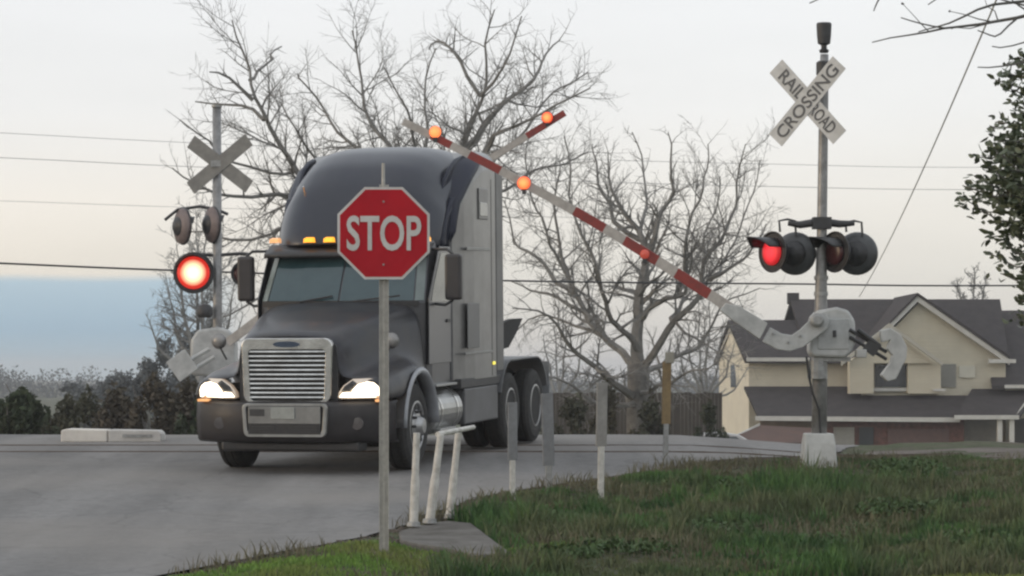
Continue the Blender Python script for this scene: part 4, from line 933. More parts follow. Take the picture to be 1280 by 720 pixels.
def shrub(name, pxs, D, label, mm, seed, n=2600, size=.10, cat='shrub', group=None, stems=True, gap=1.0):
    """pxs: list of (px centre, py top, half width px)"""
    r_ = np.random.default_rng(seed); zb = zg(D); cx = sum(p[0] for p in pxs)/len(pxs); o = empty(name, Vector((at(cx, 0, D).x, D, zb)), label, cat, group=group)
    lumps = []
    for px, top, hw in pxs:
        zt = at(px, top, D).z; w = hw*D/F; h = zt-zb; cxw = at(px, 0, D).x
        for k in range(16):
            f = r_.uniform(-1, 1); q = r_.uniform(.08, .84-.2*abs(f)); rz = h*r_.uniform(.10, .20)
            lumps.append(((cxw+f*w*1.05*(1.1-q*.25), D+r_.uniform(-.5, .5)*w, zb+h*q), (w*r_.uniform(.22, .42), w*.45, rz)))
        lumps.append(((cxw+r_.uniform(-.3, .3)*w, D, zt-h*.12), (w*.4, w*.4, h*.12)))
    b = MB(); leaf_cloud(b, int(n*3.4), lumps, size*.6, r_); b.build('foliage', mm, o, world=True, fix=False)
    if stems:
        st = MB(); rr = random.Random(seed)
        for k in range(14):
            l = lumps[rr.randrange(len(lumps))]; x0 = o.location.x+rr.uniform(-.5, .5)*.6; e = Vector(l[0])+Vector((rr.gauss(0, .5)*l[1][0], 0, l[1][2]*rr.uniform(.5, 1.5)))
            st.tube([(x0, D+rr.uniform(-.3, .3), zb-.1), ((x0+e.x)/2+rr.gauss(0, .2), D, (zb+e.z)/2), tuple(e)], [.05, .03, .012], 5)
        st.build('stems', bark, o, world=True, fix=False)
    return o
G1 = 'brush along the far bank'
brown_leaf = mat('brown_leaf', (.105,.088,.068), .9, scale=.5, col2=(.072,.066,.050), spec=.1)
for k, (px, top, hw, D_, mm, lab) in enumerate((
 (-14, 478, 42, 60, brushd, 'dark green shrub cut off by the left edge of the picture'),
 (30, 484, 44, 58, brushd, 'dark green shrub second from the left edge, above the crest of the road'),
 (74, 494, 40, 64, brushm, 'low dull olive shrub above the left end of the white block'),
 (112, 486, 38, 68, brushm, 'olive shrub behind the middle of the white block'),
 (148, 478, 40, 66, brown_leaf, 'brownish shrub behind the right end of the white block'),
 (186, 468, 40, 62, brown_leaf, 'tall brown shrub left of the diamond shaped counterweight'),
 (226, 470, 38, 64, brown_leaf, 'brown shrub directly behind the diamond shaped counterweight'),
 (262, 462, 40, 60, brushd, 'dark shrub behind the right headlight of the truck'))):
    shrub('shrub', [(px, top, hw), (px+18, top+18, hw)], D_, lab, mm, 50+k, 3600, .13, group=G1)
G2 = 'blue grey trees far behind the left brush'
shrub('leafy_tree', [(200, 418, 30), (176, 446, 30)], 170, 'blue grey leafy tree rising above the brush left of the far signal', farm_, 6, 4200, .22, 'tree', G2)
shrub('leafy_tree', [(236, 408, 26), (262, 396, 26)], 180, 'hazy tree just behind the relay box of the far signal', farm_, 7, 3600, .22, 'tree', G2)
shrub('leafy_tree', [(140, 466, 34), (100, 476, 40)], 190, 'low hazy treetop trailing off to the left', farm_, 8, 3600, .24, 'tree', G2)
G3 = 'brush between the truck and the fence'
shrub('shrub', [(715, 492, 44)], 80, 'olive brush right behind the truck rear wheels', brushm, 9, 4200, .12, group=G3)
shrub('shrub', [(765, 476, 36)], 84, 'tan brush at the foot of the bare tree, left side', mat('tan_leaf', (.080,.070,.045), .9, scale=.5, col2=(.055,.052,.034), spec=.1), 10, 3600, .12, group=G3)
shrub('shrub', [(820, 496, 34)], 84, 'dark olive brush at the foot of the bare tree, right side', brushm, 12, 3400, .12, group=G3)
shrub('shrub', [(885, 500, 24)], 92, 'small dark shrub against the wooden fence', brushd, 13, 2400, .12, group=G3)
# treeline at the far horizon
r_ = np.random.default_rng(77); b = MB(); lumps = []
for k in range(150):
    x = r_.uniform(-330, 330); lumps.append(((x, 620+r_.uniform(-40, 40), -3.3+r_.uniform(1, 4)), (r_.uniform(8, 16), 6, r_.uniform(2.4, 4.6))))
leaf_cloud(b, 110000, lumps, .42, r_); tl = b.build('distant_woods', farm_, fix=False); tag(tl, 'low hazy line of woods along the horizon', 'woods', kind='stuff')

# ------------------------------------------------------------------ wooden fence, car, house
DF = 108
o = empty('board_fence', at(850, 560, DF), 'tall dark wooden board fence left of the house', 'fence'); o.location.z = zg(DF)
b = MB(); x0 = at(690, 0, DF).x; x1 = at(902, 0, DF).x; zt = at(0, 491, DF).z; k = 0; x = x0; rr = random.Random(3)
while x < x1: b.box(x, x+.138, DF, DF+.025, zg(DF), zt+rr.uniform(-.03, .03)); x += .146
b.build('boards', fencem, o, world=True)
x = x0
while x < x1: MB().box(x, x+.1, DF+.03, DF+.13, zg(DF), zt-.1).build('fence_post', fencem, o, world=True); x += 2.4
DC = 100
cw = mat('car_pale', (.34,.32,.30), .3, .2, scale=2, col2=(.28,.265,.25), coat=.6)
cx = at(884, 0, DC).x; cz = at(0, 541, DC).z-1.42
car = empty('parked_car', (cx, DC, cz), 'pale parked car, only its roof showing above the bank beside the house', 'car')
sec = [(-2.1, .45, .75, .72), (-2.05, .3, .9, .8), (-1.3, .3, .98, .86), (-.75, .3, 1.05, .88), (-.1, .3, 1.42, .70), (.5, .3, 1.45, .68), (1.1, .3, 1.36, .68), (1.7, .3, 1.0, .84), (2.1, .35, .92, .8), (2.18, .5, .8, .7)]
rows = [[(x_, -.86, z0), (x_, -.88, min(z1, .9)), (x_, -w_, z1-.03), (x_, -w_*.8, z1), (x_, w_*.8, z1), (x_, w_, z1-.03), (x_, .88, min(z1, .9)), (x_, .86, z0)] for x_, z0, z1, w_ in sec]
b = MB(); b.grid(rows); b.add(rows[0], [tuple(range(8))]); b.add(rows[-1], [tuple(range(8))]); b.build('body', cw, car, bevel=.03)
for s_ in (-1, 1):
    b = MB(); b.prism([(x_, s_*y_, z_) for x_, y_, z_ in ((-.62, .90, .93), (1.45, .90, .93), (.98, .73, 1.30), (.0, .73, 1.32))], (0, s_*.012, 0)); b.build('side_window', winm, car)
for x_ in (-1.35, 1.35):
    for s_ in (-1, 1): b = MB(); b.lathe((x_, s_*.70, .32), (0, s_, 0), [(0, .22), (.02, .31), (.18, .32), (.2, .28), (.21, .16), (.19, .02)], 24); b.build('wheel', rubber, car)

HD = 146.0
hz = zg(146)
house = empty('house', at(1090, 585, HD), 'large cream sided house with dark roofs, big front gable and brick lower storey', 'house'); house.location.z = hz
def h(px, py, dd=0): return at(px, py, HD+dd)
def slab(pts, name, m_, th=.18, par=house, d=(0, 0, -1)):
    b = MB(); b.prism(pts, Vector(d)*th); q = b.build(name, m_, par, world=(par is house)); 
    if par is not house: fixsub(q, house.location)
    return q
def wallp(poly, dd, depth, name, m_, par=house): return slab([h(x_, y_, dd) for x_, y_ in poly], name, m_, depth, par, (0, 1, 0))
# siding lines as real laps on the cream walls
siding = mat('siding', (.60,.545,.425), .8, scale=1, col2=(.53,.48,.375), spec=.2)
t_n = siding.node_tree; tcn = t_n.nodes.new('ShaderNodeTexCoord'); wv_ = t_n.nodes.new('ShaderNodeTexWave'); wv_.bands_direction = 'Z'; wv_.wave_profile = 'SAW'; wv_.inputs['Scale'].default_value = 1.6; t_n.links.new(tcn.outputs['Object'], wv_.inputs[0])
bpn = t_n.nodes.new('ShaderNodeBump'); bpn.inputs['Strength'].default_value = .6; bpn.inputs['Distance'].default_value = .03; t_n.links.new(wv_.outputs[1], bpn.inputs['Height']); t_n.links.new(bpn.outputs[0], t_n.nodes['Principled BSDF'].inputs['Normal'])
# left wing: front wall, gable end turned toward the camera
wallp([(936, 590), (936, 447), (1100, 447), (1100, 590)], 4.0, 7.0, 'wing_wall', siding)
gl_front = h(936, 590, 4.0); 
gp_ = [h(936, 590, 4), h(936, 447, 4), h(914, 410, 8.3), h(899, 452, 12.5), h(899, 590, 12.5)]
b = MB(); b.prism(gp_, (.25, .05, 0)); b.build('gable_wall', mat('gable_siding_lit', (.70,.64,.51), .8, scale=1, col2=(.62,.565,.46)), house, world=True)  # siding lightened here, the evening glow on the gable put into its colour
wdw = MB(); q0, q1 = h(914, 484, 8.6), h(921, 484, 7.2); off_ = Vector((-.04, -.06, 0)); wdw.prism([q0+off_, q1+off_, h(921, 456, 7.2)+off_, h(914, 456, 8.6)+off_], (.08, .08, 0)); wdw.build('window', winm, house, world=True)
# wing roof (front slope and back slope)
slab([h(931, 449, 3.3), h(1100, 449, 3.3), h(1100, 400, 8.3), h(910, 400, 8.3)], 'roof', roofm, .22)
slab([h(1100, 400, 8.3), h(910, 400, 8.3), h(892, 452, 13.2), h(1100, 452, 13.2)], 'roof', roofm, .22)
# upper roof behind, with its own ridge
slab([h(988, 374, 10), h(1250, 374, 10), h(1262, 449, 3.4), h(1010, 449, 3.42)], 'roof', roofm, .24)
slab([h(988, 374, 10), h(1250, 374, 10), h(1262, 449, 17), h(965, 449, 17)], 'roof', roofm, .24)
wallp([(990, 560), (990, 449), (1255, 449), (1255, 560)], 4.6, 11, 'main_wall', siding)
slab([h(985, 366, 9.9), h(999, 366, 9.9), h(999, 380, 9.9), h(985, 380, 9.9)], 'chimney', mat('chimney_dark', (.05,.045,.045), .9), .6, d=(0, 1, 0))
# fascias and gutters
def board(p, q, hgt, th, name='fascia', m_=trim):
    b = MB(); dz = Vector((0, 0, hgt)); n = Vector((0, th, 0)); b.prism([p, q, q-dz, p-dz], n); return b.build(name, m_, house, world=True)
board(h(933, 447, 3.25), h(1012, 447, 3.25), .2, .04)
board(h(913, 408, 8.0), h(936, 448, 3.2), .22, .3); board(h(913, 408, 8.4), h(893, 452, 13), .22, .3)
# lower roof across the front
slab([h(930, 483, 3.98), h(1262, 483, 3.98), h(1262, 521, -.6), h(948, 521, -.6)], 'roof', roofm, .16)
board(h(944, 520, -.62), h(1200, 522, -.62), .24, .05, 'gutter')
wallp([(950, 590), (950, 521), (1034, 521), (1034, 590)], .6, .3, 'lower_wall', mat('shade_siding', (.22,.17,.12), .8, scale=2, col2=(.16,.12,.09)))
wallp([(1034, 590), (1034, 522), (1205, 522), (1205, 590)], .4, .3, 'brick_wall', brickm)
wallp([(1042, 590), (1042, 534), (1068, 534), (1068, 590)], .30, .08, 'garage_door', mat('door_cream', (.36,.34,.30), .7, scale=3, col2=(.3,.285,.25)))
wallp([(1074, 556), (1074, 534), (1092, 534), (1092, 556)], .31, .08, 'window', winm)
wallp([(1110, 560), (1110, 536), (1186, 536), (1186, 560)], .33, .06, 'garage_door', mat('door_brown', (.16,.09,.075), .7, scale=3, col2=(.12,.07,.06)))
# right porch
slab([h(1194, 519, -1.2), h(1275, 519, -1.2), h(1300, 486, 2.6), h(1215, 486, 2.6)], 'porch_roof', roofm, .15)
board(h(1193, 519, -1.25), h(1274, 519, -1.25), .22, .05, 'gutter')
board(h(1270, 519, -1.2), h(1292, 488, 1.6), .22, .2, 'gutter')
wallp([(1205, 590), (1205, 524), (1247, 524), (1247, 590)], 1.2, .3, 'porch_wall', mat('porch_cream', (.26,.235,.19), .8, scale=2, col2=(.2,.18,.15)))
for x_ in (1250, 1265): wallp([(x_-3, 590), (x_-3, 523), (x_+3, 523), (x_+3, 590)], -1.1, .25, 'porch_column', trim)
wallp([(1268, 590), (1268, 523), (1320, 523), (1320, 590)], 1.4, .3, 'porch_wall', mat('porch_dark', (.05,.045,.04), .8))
# big front gable
wallp([(1077, 498), (1077, 452), (1148, 379), (1222, 430), (1257, 450), (1257, 498)], 2.6, 2.0, 'front_gable', siding)
for (xa, ya), (xb, yb) in (((1147, 370), (1066, 452)), ((1147, 370), (1262, 449))):
    b = MB(); p, q = h(xa, ya, 2.1), h(xb, yb, 2.1); b.prism([p, q, q-Vector((0, 0, .30)), p-Vector((0, 0, .30))], (0, .35, 0)); b.build('bargeboard', trim, house, world=True)
    # roof planes of the gable running back to the main roof
    b = MB(); b.prism([p+Vector((0, -.1, .03)), q+Vector((0, -.1, .03)), q+Vector((0, 3.0, .03)), p+Vector((0, 9.0, .03))], (0, 0, .14)); b.build('roof', roofm, house, world=True)
board(h(1236, 449, 2.05), h(1270, 449, 2.05), .2, .3, 'fascia')
# small inner gable with its own bargeboards
wallp([(1062, 492), (1062, 452), (1112, 412), (1165, 452), (1165, 454), (1092, 454), (1092, 492)], 1.7, .9, 'bay_wall', siding)
for (xa, ya), (xb, yb) in (((1112, 404), (1052, 452)), ((1112, 404), (1178, 452))):
    b = MB(); p, q = h(xa, ya, 1.3), h(xb, yb, 1.3); b.prism([p, q, q-Vector((0, 0, .22)), p-Vector((0, 0, .22))], (0, .3, 0)); b.build('bargeboard', mat('trim_dim', (.46,.43,.36), .7, scale=2, col2=(.4,.375,.32)), house, world=True)
wallp([(1135, 492), (1135, 454), (1176, 454), (1176, 492)], 1.9, .7, 'bay_wall', siding)
wallp([(1094, 484), (1094, 456), (1134, 456), (1134, 484)], 2.5, .09, 'window', winm)
wallp([(1090, 489), (1090, 485), (1138, 485), (1138, 489)], 2.3, .3, 'window_sill', trim)
wallp([(1176, 484), (1176, 455), (1195, 455), (1195, 484)], 2.52, .09, 'window', mat('shutter_grey', (.24,.23,.20), .6))
wallp([(1199, 472), (1199, 457), (1219, 457), (1219, 472)], 2.50, .1, 'window', mat('pale_blind', (.58,.55,.45), .5, scale=2, col2=(.5,.47,.39)))  # plain pale blind colour, no glow
wallp([(1166, 489), (1166, 486), (1182, 486), (1182, 489)], 1.8, .3, 'window_sill', trim)
# right hand roof beyond the gable
slab([h(1160, 376, 14), h(1226, 376, 14), h(1262, 452, 4), h(1190, 452, 4)], 'roof', roofm, .2)
slab([h(1226, 388, 12), h(1420, 388, 12), h(1420, 482, 1.5), h(1240, 482, 1.5)], 'roof', roofm, .2)
slab([h(1226, 388, 12), h(1420, 388, 12), h(1420, 482, 22), h(1226, 482, 22)], 'roof', roofm, .2)
board(h(1256, 481, 1.45), h(1420, 481, 1.45), .18, .05, 'gutter')
wallp([(1257, 590), (1257, 482), (1420, 482), (1420, 590)], 2.4, 15, 'side_wall', siding)
# low carport roof at the left end
cp = empty('carport', h(950, 560, -4), 'low brown carport roof with pale edge at the left end of the house', 'carport'); cp.location.z = hz
def cslab(pts, name, m_, th, d): b = MB(); b.prism(pts, Vector(d)*th); return b.build(name, m_, cp, world=True)
cslab([h(903, 553, -5), h(1015, 553, -5), h(1015, 535, -1.0), h(945, 531, -1.0)], 'roof', mat('carport_roof', (.10,.05,.035), .85, scale=1, col2=(.07,.04,.03)), .1, (0, 0, -1))
cslab([h(896, 555, -5.1), h(950, 529, -1.2), h(950, 533, -1.2), h(900, 559, -5.1)], 'fascia', trim, .15, (0, 1, 0))
for x_ in (905, 1010): cslab([h(x_, 590, -4.9), h(x_+4, 590, -4.9), h(x_+4, 554, -4.9), h(x_, 554, -4.9)], 'post', trim, .12, (0, 1, 0))

# ------------------------------------------------------------------ wires
def wire_(pts, D, r, label, sag=0, cat='power line', name='power_line', grp='power lines across the sky'):
    P_ = [at(x_, y_, D+(x_-640)*dd_) for x_, y_, dd_ in [(p[0], p[1], .01) for p in pts]]; out = []
    n = len(P_)
    for i in range(n-1):
        for k in range(6):
            t = k/6; p0 = P_[max(i-1, 0)]; p1 = P_[i]; p2 = P_[i+1]; p3 = P_[min(i+2, n-1)]
            out.append(.5*((2*p1)+(p2-p0)*t+(2*p0-5*p1+4*p2-p3)*t*t+(3*p1-p0-3*p2+p3)*t**3))
    out.append(P_[-1]); b = MB(); b.tube(out, r, 6); q = b.build(name, wirem if r > .014 else wirep, smooth_=True); tag(q, label, cat, grp); return q
wirem = wire; wirep = mat('wire_pale', (.30,.30,.30), .7)
wire_([(-700, 290), (-200, 320), (0, 329), (220, 338), (640, 351), (1000, 355), (1260, 357), (2000, 352)], 66, .021, 'thick dark power line crossing low behind the truck and above the house')
wire_([(-700, 128), (0, 166), (230, 178), (640, 196), (960, 205), (1280, 209), (2000, 200)], 84, .007, 'uppermost thin power line, faint, at the height of the far crossbuck')
wire_([(-700, 166), (0, 197), (230, 208), (640, 224), (960, 233), (1280, 237), (2000, 230)], 82, .008, 'thin power line just below the uppermost one')
wire_([(-700, 228), (0, 251), (230, 259), (640, 270), (900, 275)], 90, .006, 'very faint thin line above the blue cloud bank at left')
p, q = at(1262, -40, 60), h(1074, 371, 9.9); pts_ = [p+(q-p)*t-Vector((0, 0, 3.0*.25*(1-(2*t-1)**2)*.6)) for t in [k/14 for k in range(-3, 15)]]
b = MB(); b.tube(pts_, .022, 6)
gw = b.build('overhead_cable', mat('cable_pale', (.62,.62,.60), .6)); tag(gw, 'pale slanting cable running down from the top right to the house roof ridge', 'cable')

# ------------------------------------------------------------------ evergreen and bare overhanging tree at the right
def leaf_mesh(mb, p, d, L, r_):
    d = d.normalized(); sd_ = d.cross(Vector((r_.gauss(0, 1), r_.gauss(0, 1), r_.gauss(0, 1)))).normalized(); n = d.cross(sd_)
    w = L*.27; vs = [p, p+d*L*.35+sd_*w+n*L*.04, p+d*L*.75+sd_*w*.7+n*L*.02, p+d*L-n*L*.06, p+d*L*.75-sd_*w*.7+n*L*.02, p+d*L*.35-sd_*w+n*L*.04]
    mb.add(vs, [(0, 1, 2, 3), (0, 3, 4, 5)])
DE = 15.0
ev = empty('evergreen_tree', (at(1440, 0, DE).x, DE, gz(0, DE)-.1), 'dark leafy evergreen tree hanging into the right edge of the picture', 'tree')
rr = random.Random(9); tk = MB(); cr_ = MB(); lf = MB()
bx = ev.location.x; tk.tube([(bx, DE, ev.location.z-.1), (bx-.03, DE, 1.2), (bx+.02, DE, 2.4), (bx, DE, 3.6)], [.13, .11, .08, .04], 10)
# outline of the foliage at the left side: (py, px of the edge)
edge_tab = [(40, 1262), (90, 1252), (120, 1240), (150, 1243), (180, 1222), (205, 1208), (235, 1214), (260, 1232), (300, 1246), (330, 1262), (365, 1256), (395, 1258), (420, 1278)]
def edgepx(y):
    for (a, pa), (c, pc_) in zip(edge_tab, edge_tab[1:]):
        if a <= y <= c: return pa+(pc_-pa)*(y-a)/(c-a)
    return 1290
for k in range(150):
    y = rr.uniform(45, 415) if k % 3 else rr.uniform(130, 300); e = edgepx(y)+10+abs(rr.gauss(0, 1))*30+rr.uniform(-2, 12); D_ = DE+rr.uniform(-.75, .75)
    tip = at(e, y, DE); tip.y = D_; s0 = Vector((bx-.05, DE, tip.z-rr.uniform(.1, .45)))
    st0 = s0.lerp(tip, rr.uniform(.0, .3)); mid = st0.lerp(tip, .55)+Vector((0, 0, rr.uniform(-.05, .08)))
    pts = [st0, st0.lerp(mid, .5)+Vector((0, rr.gauss(0, .03), rr.gauss(0, .03))), mid, mid.lerp(tip, .5)+Vector((0, rr.gauss(0, .03), rr.gauss(0, .03))), tip]
    cr_.tube(pts, [.012, .010, .008, .005, .003], 4, cap=False)
    for j in range(34):
        t = 1-rr.random()**1.3*.75; i = min(3, int(t*4)); p = pts[i].lerp(pts[i+1], t*4-i); d = (pts[i+1]-pts[i]).normalized()+Vector((rr.gauss(0, .8), rr.gauss(0, .8), rr.gauss(0, .8)))
        leaf_mesh(lf, p+Vector((rr.gauss(0, .022), rr.gauss(0, .03), rr.gauss(0, .022))), d, rr.uniform(.036, .066), rr)
for k in range(90):                       # the far side and top of the crown
    z_ = rr.uniform(1.5, 4.3); a_ = rr.uniform(-1.5, 1.5); L_ = rr.uniform(.5, 1.2)*(1 if z_ < 3.6 else .6)
    st0 = Vector((bx, DE, z_-rr.uniform(.1, .4))); tip = Vector((bx+math.cos(a_)*L_, DE+math.sin(a_)*L_, z_)); pts = [st0.lerp(tip, t)+Vector((0, 0, .08*math.sin(3.1*t))) for t in (0, .25, .5, .75, 1)]
    cr_.tube(pts, [.012, .010, .008, .005, .003], 4, cap=False)
    for j in range(34):
        t = 1-rr.random()**1.2*.85; i = min(3, int(t*4)); p = pts[i].lerp(pts[i+1], t*4-i); d = (pts[i+1]-pts[i]).normalized()+Vector((rr.gauss(0, .8), rr.gauss(0, .8), rr.gauss(0, .8)))
        leaf_mesh(lf, p+Vector((rr.gauss(0, .03), rr.gauss(0, .03), rr.gauss(0, .03))), d, rr.uniform(.04, .07), rr)
tk.build('trunk', bark, ev, world=True, smooth_=True, fix=False); cr_.build('branches', bark, ev, world=True, fix=False); lf.build('crown', leafm, ev, world=True, fix=False)
ob = Tree(41, .0026, up=.02, nside=(7, 5, 4, 3)); DB = 14.0
greyb = mat('grey_branch', (.13,.125,.115), .9, scale=20, col2=(.09,.086,.08)); 
ob_base = Vector((at(1560, 0, DB).x, DB, gz(0, DB)-.1))
ob.trunk.tube([ob_base-Vector((0, 0, .1)), ob_base+Vector((.03, 0, 1.8)), ob_base+Vector((-.02, 0, 3.6))], [.12, .10, .05], 10)
def o3(x, y, dd=0): return at(x, y, DB+dd)
for pts, r0, dn in (
 ([(1560, -30, 0), (1400, -12, 0), (1320, 8, 0), (1270, 24, 0), (1225, 32, .1), (1180, 35, .1), (1140, 44, .15), (1090, 53, .2)], .016, 3.0),
 ([(1400, -20, 0), (1300, 0, -.1), (1240, 6, -.2), (1205, 22, -.2), (1168, 34, -.1), (1148, 40, -.1)], .011, 3.5),
 ([(1270, 24, 0), (1250, 44, -.1), (1236, 44, -.1), (1222, 38, -.1)], .006, 4), ([(1180, 35, .1), (1150, 30, .1), (1126, 22, .1)], .005, 4),
 ([(1330, 60, 0), (1285, 78, .1), (1250, 82, .1), (1222, 84, .1)], .007, 5), ([(1400, -60, 0), (1250, -40, 0), (1120, -20, 0), (1096, 2, .1), (1092, 14, .1)], .009, 1.5),
 ([(1120, -22, 0), (1060, -18, 0), (1030, -4, 0), (1012, 4, 0)], .006, 3), ([(1340, -30, 0), (1220, -22, 0), (1180, -8, 0), (1160, 6, 0)], .006, 3),
 ([(1340, 20, 0), (1290, 8, 0), (1250, 0, .1), (1225, -8, .1)], .008, 4), ([(1330, 40, 0), (1296, 50, 0), (1266, 60, 0), (1240, 58, 0)], .006, 5)):
    ob.limb([o3(*p) for p in pts], r0, .003, 1, dn, .008, clen=.17)
o = ob.build('bare_tree', ob_base, 'close leafless branches reaching in at the top right corner', 'tree', greyb, greyb, 'bare trees')
bd = MB()
for p in ob.tips:
    if rr.random() < .8: bd.lathe(p, (rr.gauss(0, 1), rr.gauss(0, .3), rr.gauss(0, 1)), [(-.008, .001), (-.003, .006), (.004, .006), (.010, .001)], 5, cap=False)
bd.build('buds', greyb, o, world=True, fix=False)

# ------------------------------------------------------------------ grass and weeds
def blades(n, region, hfun, mm, name, label, seed, wid=.006, lean=.35):
    r_ = np.random.default_rng(seed); V = []; Fc = []; cnt = 0; x0, x1, y0, y1 = region
    while cnt < n:
        x = r_.uniform(x0, x1); y = r_.uniform(y0, y1)
        if abs(x-0) > .19*y+.4: continue
        s_ = sdf(x, y)
        H = hfun(x, y, s_)
        if H <= 0 or r_.random() > min(1, H/.05): continue
        z = ground_z(x, y); hh = H*r_.uniform(.45, 1.25); a = r_.uniform(0, 6.283); dx, dy = math.cos(a), math.sin(a); w = wid*r_.uniform(.6, 1.5); ln = lean*hh*r_.uniform(.2, 1.4)
        o_ = len(V); 
        b_ = r_.uniform(0, 6.283); lx, ly = math.cos(b_)*ln, math.sin(b_)*ln
        V += [(x-dx*w, y-dy*w, z-.01), (x+dx*w, y+dy*w, z-.01), (x+dx*w*.8+lx*.4, y+dy*w*.8+ly*.4, z+hh*.6), (x-dx*w*.8+lx*.4, y-dy*w*.8+ly*.4, z+hh*.6), (x+lx, y+ly, z+hh)]
        Fc += [(o_, o_+1, o_+2, o_+3), (o_+3, o_+2, o_+4)]; cnt += 1
    me = bpy.data.meshes.new(name); me.from_pydata(V, [], Fc); me.materials.append(mm); q = bpy.data.objects.new(name, me); COL.objects.link(q)
    tag(q, label, 'grass', kind='stuff'); return q
def grassmat(name, c1, c2, c3, sc):
    mt = mat(name, c1, .75, scale=sc, col2=c2, spec=.2, lo=.42, hi=.58); t = mt.node_tree; b = t.nodes['Principled BSDF']; src = b.inputs['Base Color'].links[0].from_socket
    n = t.nodes.new('ShaderNodeTexNoise'); n.inputs['Scale'].default_value = .7; n.inputs['Detail'].default_value = 4; tc = t.nodes.new('ShaderNodeTexCoord'); t.links.new(tc.outputs['Object'], n.inputs['Vector'])
    r = t.nodes.new('ShaderNodeMapRange'); r.inputs[1].default_value = .44; r.inputs[2].default_value = .58; t.links.new(n.outputs[0], r.inputs[0])
    x = t.nodes.new('ShaderNodeMixRGB'); t.links.new(r.outputs[0], x.inputs[0]); t.links.new(src, x.inputs[1]); x.inputs[2].default_value = (*c3, 1); t.links.new(x.outputs[0], b.inputs['Base Color']); return mt
gm1 = grassmat('weed_green', (.085,.160,.048), (.045,.092,.034), (.12,.135,.070), 2.2)
gm2 = grassmat('short_green', (.18,.29,.06), (.13,.225,.05), (.18,.21,.065), 6)
gm3 = grassmat('dead_straw', (.145,.130,.085), (.10,.09,.06), (.15,.14,.085), 4)
def nse(x, y, sc, o=0): return mnoise.noise(Vector((x*sc, y*sc, o)))
def h_weed(x, y, s):
    if s < .05: return 0
    sp = poly_slab(x, y)
    if sp: return 0
    k = nse(x, y, .45, 2)+.35*nse(x, y, 1.5, 4); far = (smooth(33.5, 30, y) if x > .8 else 1)*(1-.75*smooth(24.4, 23.2, y)*smooth(.2, .8, x)*smooth(2.6, 1.9, x))
    tuft = max(0, nse(x, y, 3.1, 31)-.12)*1.6
    return max(0, (.04+.36*max(0, k+.12)+.20*tuft)*smooth(0, .7, s)*(.25+.75*far)) if (x > -.6 or y > 27) else 0
SP = [(p.x, p.y) for p in poly]
def poly_slab(x, y):
    ins = False; n = len(SP)
    for i in range(n):
        ax, ay = SP[i]; bx_, by = SP[(i+1) % n]
        if (ay > y) != (by > y) and x < (bx_-ax)*(y-ay)/(by-ay)+ax: ins = not ins
    return ins
def h_short(x, y, s):
    if s < .02 or poly_slab(x, y): return 0
    k = nse(x, y, 1.2, 9); base = .045+.04*k
    lim = smooth(24.8, 23.6, y+.35*nse(x, y, 1.5, 12)) if x < .5 else smooth(22.8, 21.6, y-.25*(x-3)+.4*nse(x, y, 1.5, 12))
    return max(0, base*lim*smooth(0, .3, s))
def h_dead(x, y, s):
    if s < -.02 or poly_slab(x, y): return 0
    k = nse(x, y, .5, 21)+.4*nse(x, y, 1.7, 22)
    return max(0, .13*smooth(-.2, .3, k)+.25*max(0, nse(x, y, 4, 33)-.3)+.015)
blades(95000, (-3, 8, 21.0, 37), h_weed, gm1, 'weeds', 'dark green weeds growing over the ditch below the signal mast', 1, .008)
blades(45000, (-4.2, 6, 19.5, 26), h_short, gm2, 'grass', 'bright short green grass at the near road edge', 2, .006)
blades(20000, (-3, 8, 21, 37.5), h_dead, gm3, 'dead_grass', 'brown dead grass and stalks between the weeds', 3, .005, .6)
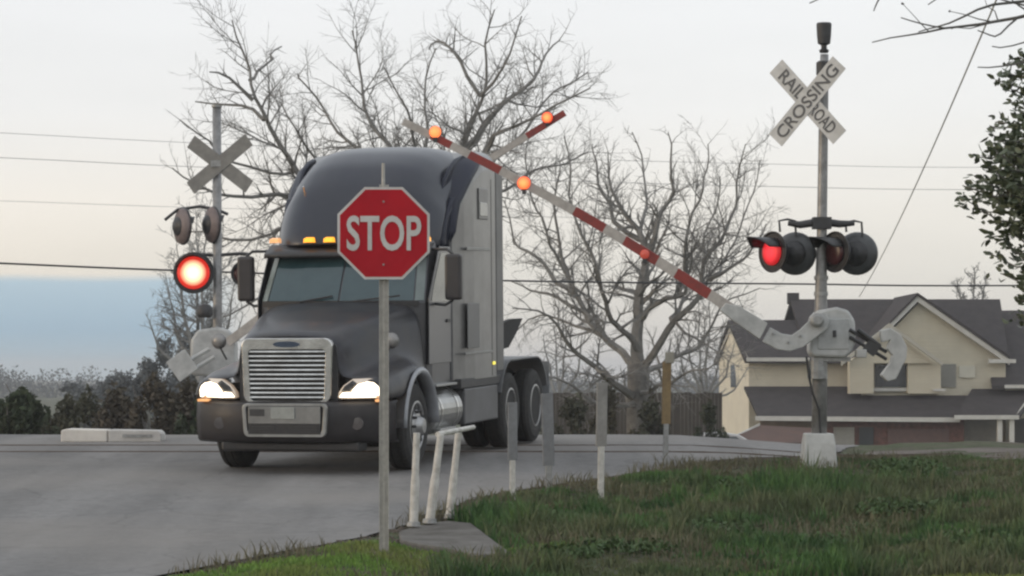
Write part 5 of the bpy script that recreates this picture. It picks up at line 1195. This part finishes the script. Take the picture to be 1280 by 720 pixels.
# broad-leaved clumps in the ditch
r_ = np.random.default_rng(5); b = MB(); cl_ = []
for px, py, hw, hh in ((700, 650, 40, 16), (810, 655, 50, 17), (900, 650, 40, 15), (980, 670, 60, 16), (1140, 640, 55, 22), (1080, 650, 40, 14), (1240, 690, 40, 14), (640, 640, 30, 12), (760, 690, 60, 12), (1130, 590, 36, 22), (880, 600, 40, 8), (1010, 615, 30, 9)):
    D_ = gD(py); c = at(px, py, D_); c.z = ground_z(c.x, D_)
    for k in range(5): cl_.append(((c.x+r_.uniform(-1, 1)*hw*D_/F, D_+r_.uniform(-.5, .5), c.z+hh*D_/F*r_.uniform(.1, .6)), (hw*D_/F*.75, .6, hh*D_/F*.6)))
leaf_cloud(b, 13000, cl_, .034, r_); q = b.build('weed_clumps', mat('weed_leaf', (.060,.105,.036), .7, scale=2.5, col2=(.07,.10,.045), spec=.2), fix=False); tag(q, 'dark broad leaved weed clumps in the ditch', 'weeds', kind='stuff')
# scattered stones at the road edge and ballast
b = MB(); rs = random.Random(4)
def stone(x, y, s_):
    z = ground_z(x, y); ax = [rs.uniform(.6, 1.3) for _ in range(3)]; pts = [Vector((math.cos(a)*math.cos(e)*s_*ax[0], math.sin(a)*math.cos(e)*s_*ax[1], math.sin(e)*s_*ax[2]*.7)) for e in (-.5, .5) for a in [k*1.2566+rs.uniform(-.3, .3) for k in range(5)]]
    o_ = len(b.v); b.v += [(x+p.x, y+p.y, z+s_*.2+p.z) for p in pts]; b.f += [(o_+i, o_+(i+1) % 5, o_+5+(i+1) % 5, o_+5+i) for i in range(5)]+[(o_+5, o_+6, o_+7, o_+8, o_+9)]
n = 0
while n < 5200:
    y = rs.uniform(22, 37.5); x = rs.uniform(-3, 8)
    s_ = sdf(x, y)
    if abs(x) > .19*y+.3 or not (-.10 < s_ < .9 or (y > 33.5 and s_ > 0)): continue
    if s_ > .4 and y < 33 and rs.random() < .75: continue
    if poly_slab(x, y): continue
    stone(x, y, rs.uniform(.008, .026)*(1.5 if rs.random() < .1 else 1)); n += 1
q = b.build('roadside_gravel', gravel, fix=False); tag(q, 'loose grey gravel along the road edge', 'gravel', kind='stuff')

# ------------------------------------------------------------------ the dusk air
hm = bpy.data.materials.new('air'); hm.use_nodes = True; ht = hm.node_tree; ht.nodes.clear()
ho_ = ht.nodes.new('ShaderNodeOutputMaterial'); hv = ht.nodes.new('ShaderNodeVolumePrincipled'); hv.inputs['Color'].default_value = (.93, .93, .95, 1); hv.inputs['Density'].default_value = .0005; hv.inputs['Anisotropy'].default_value = .2
ht.links.new(hv.outputs[0], ho_.inputs['Volume'])
b = MB(); b.box(-1300, 1300, -120, 3150, -6, 17); hz_o = b.build('haze', hm); hz_o['kind'] = 'stuff'
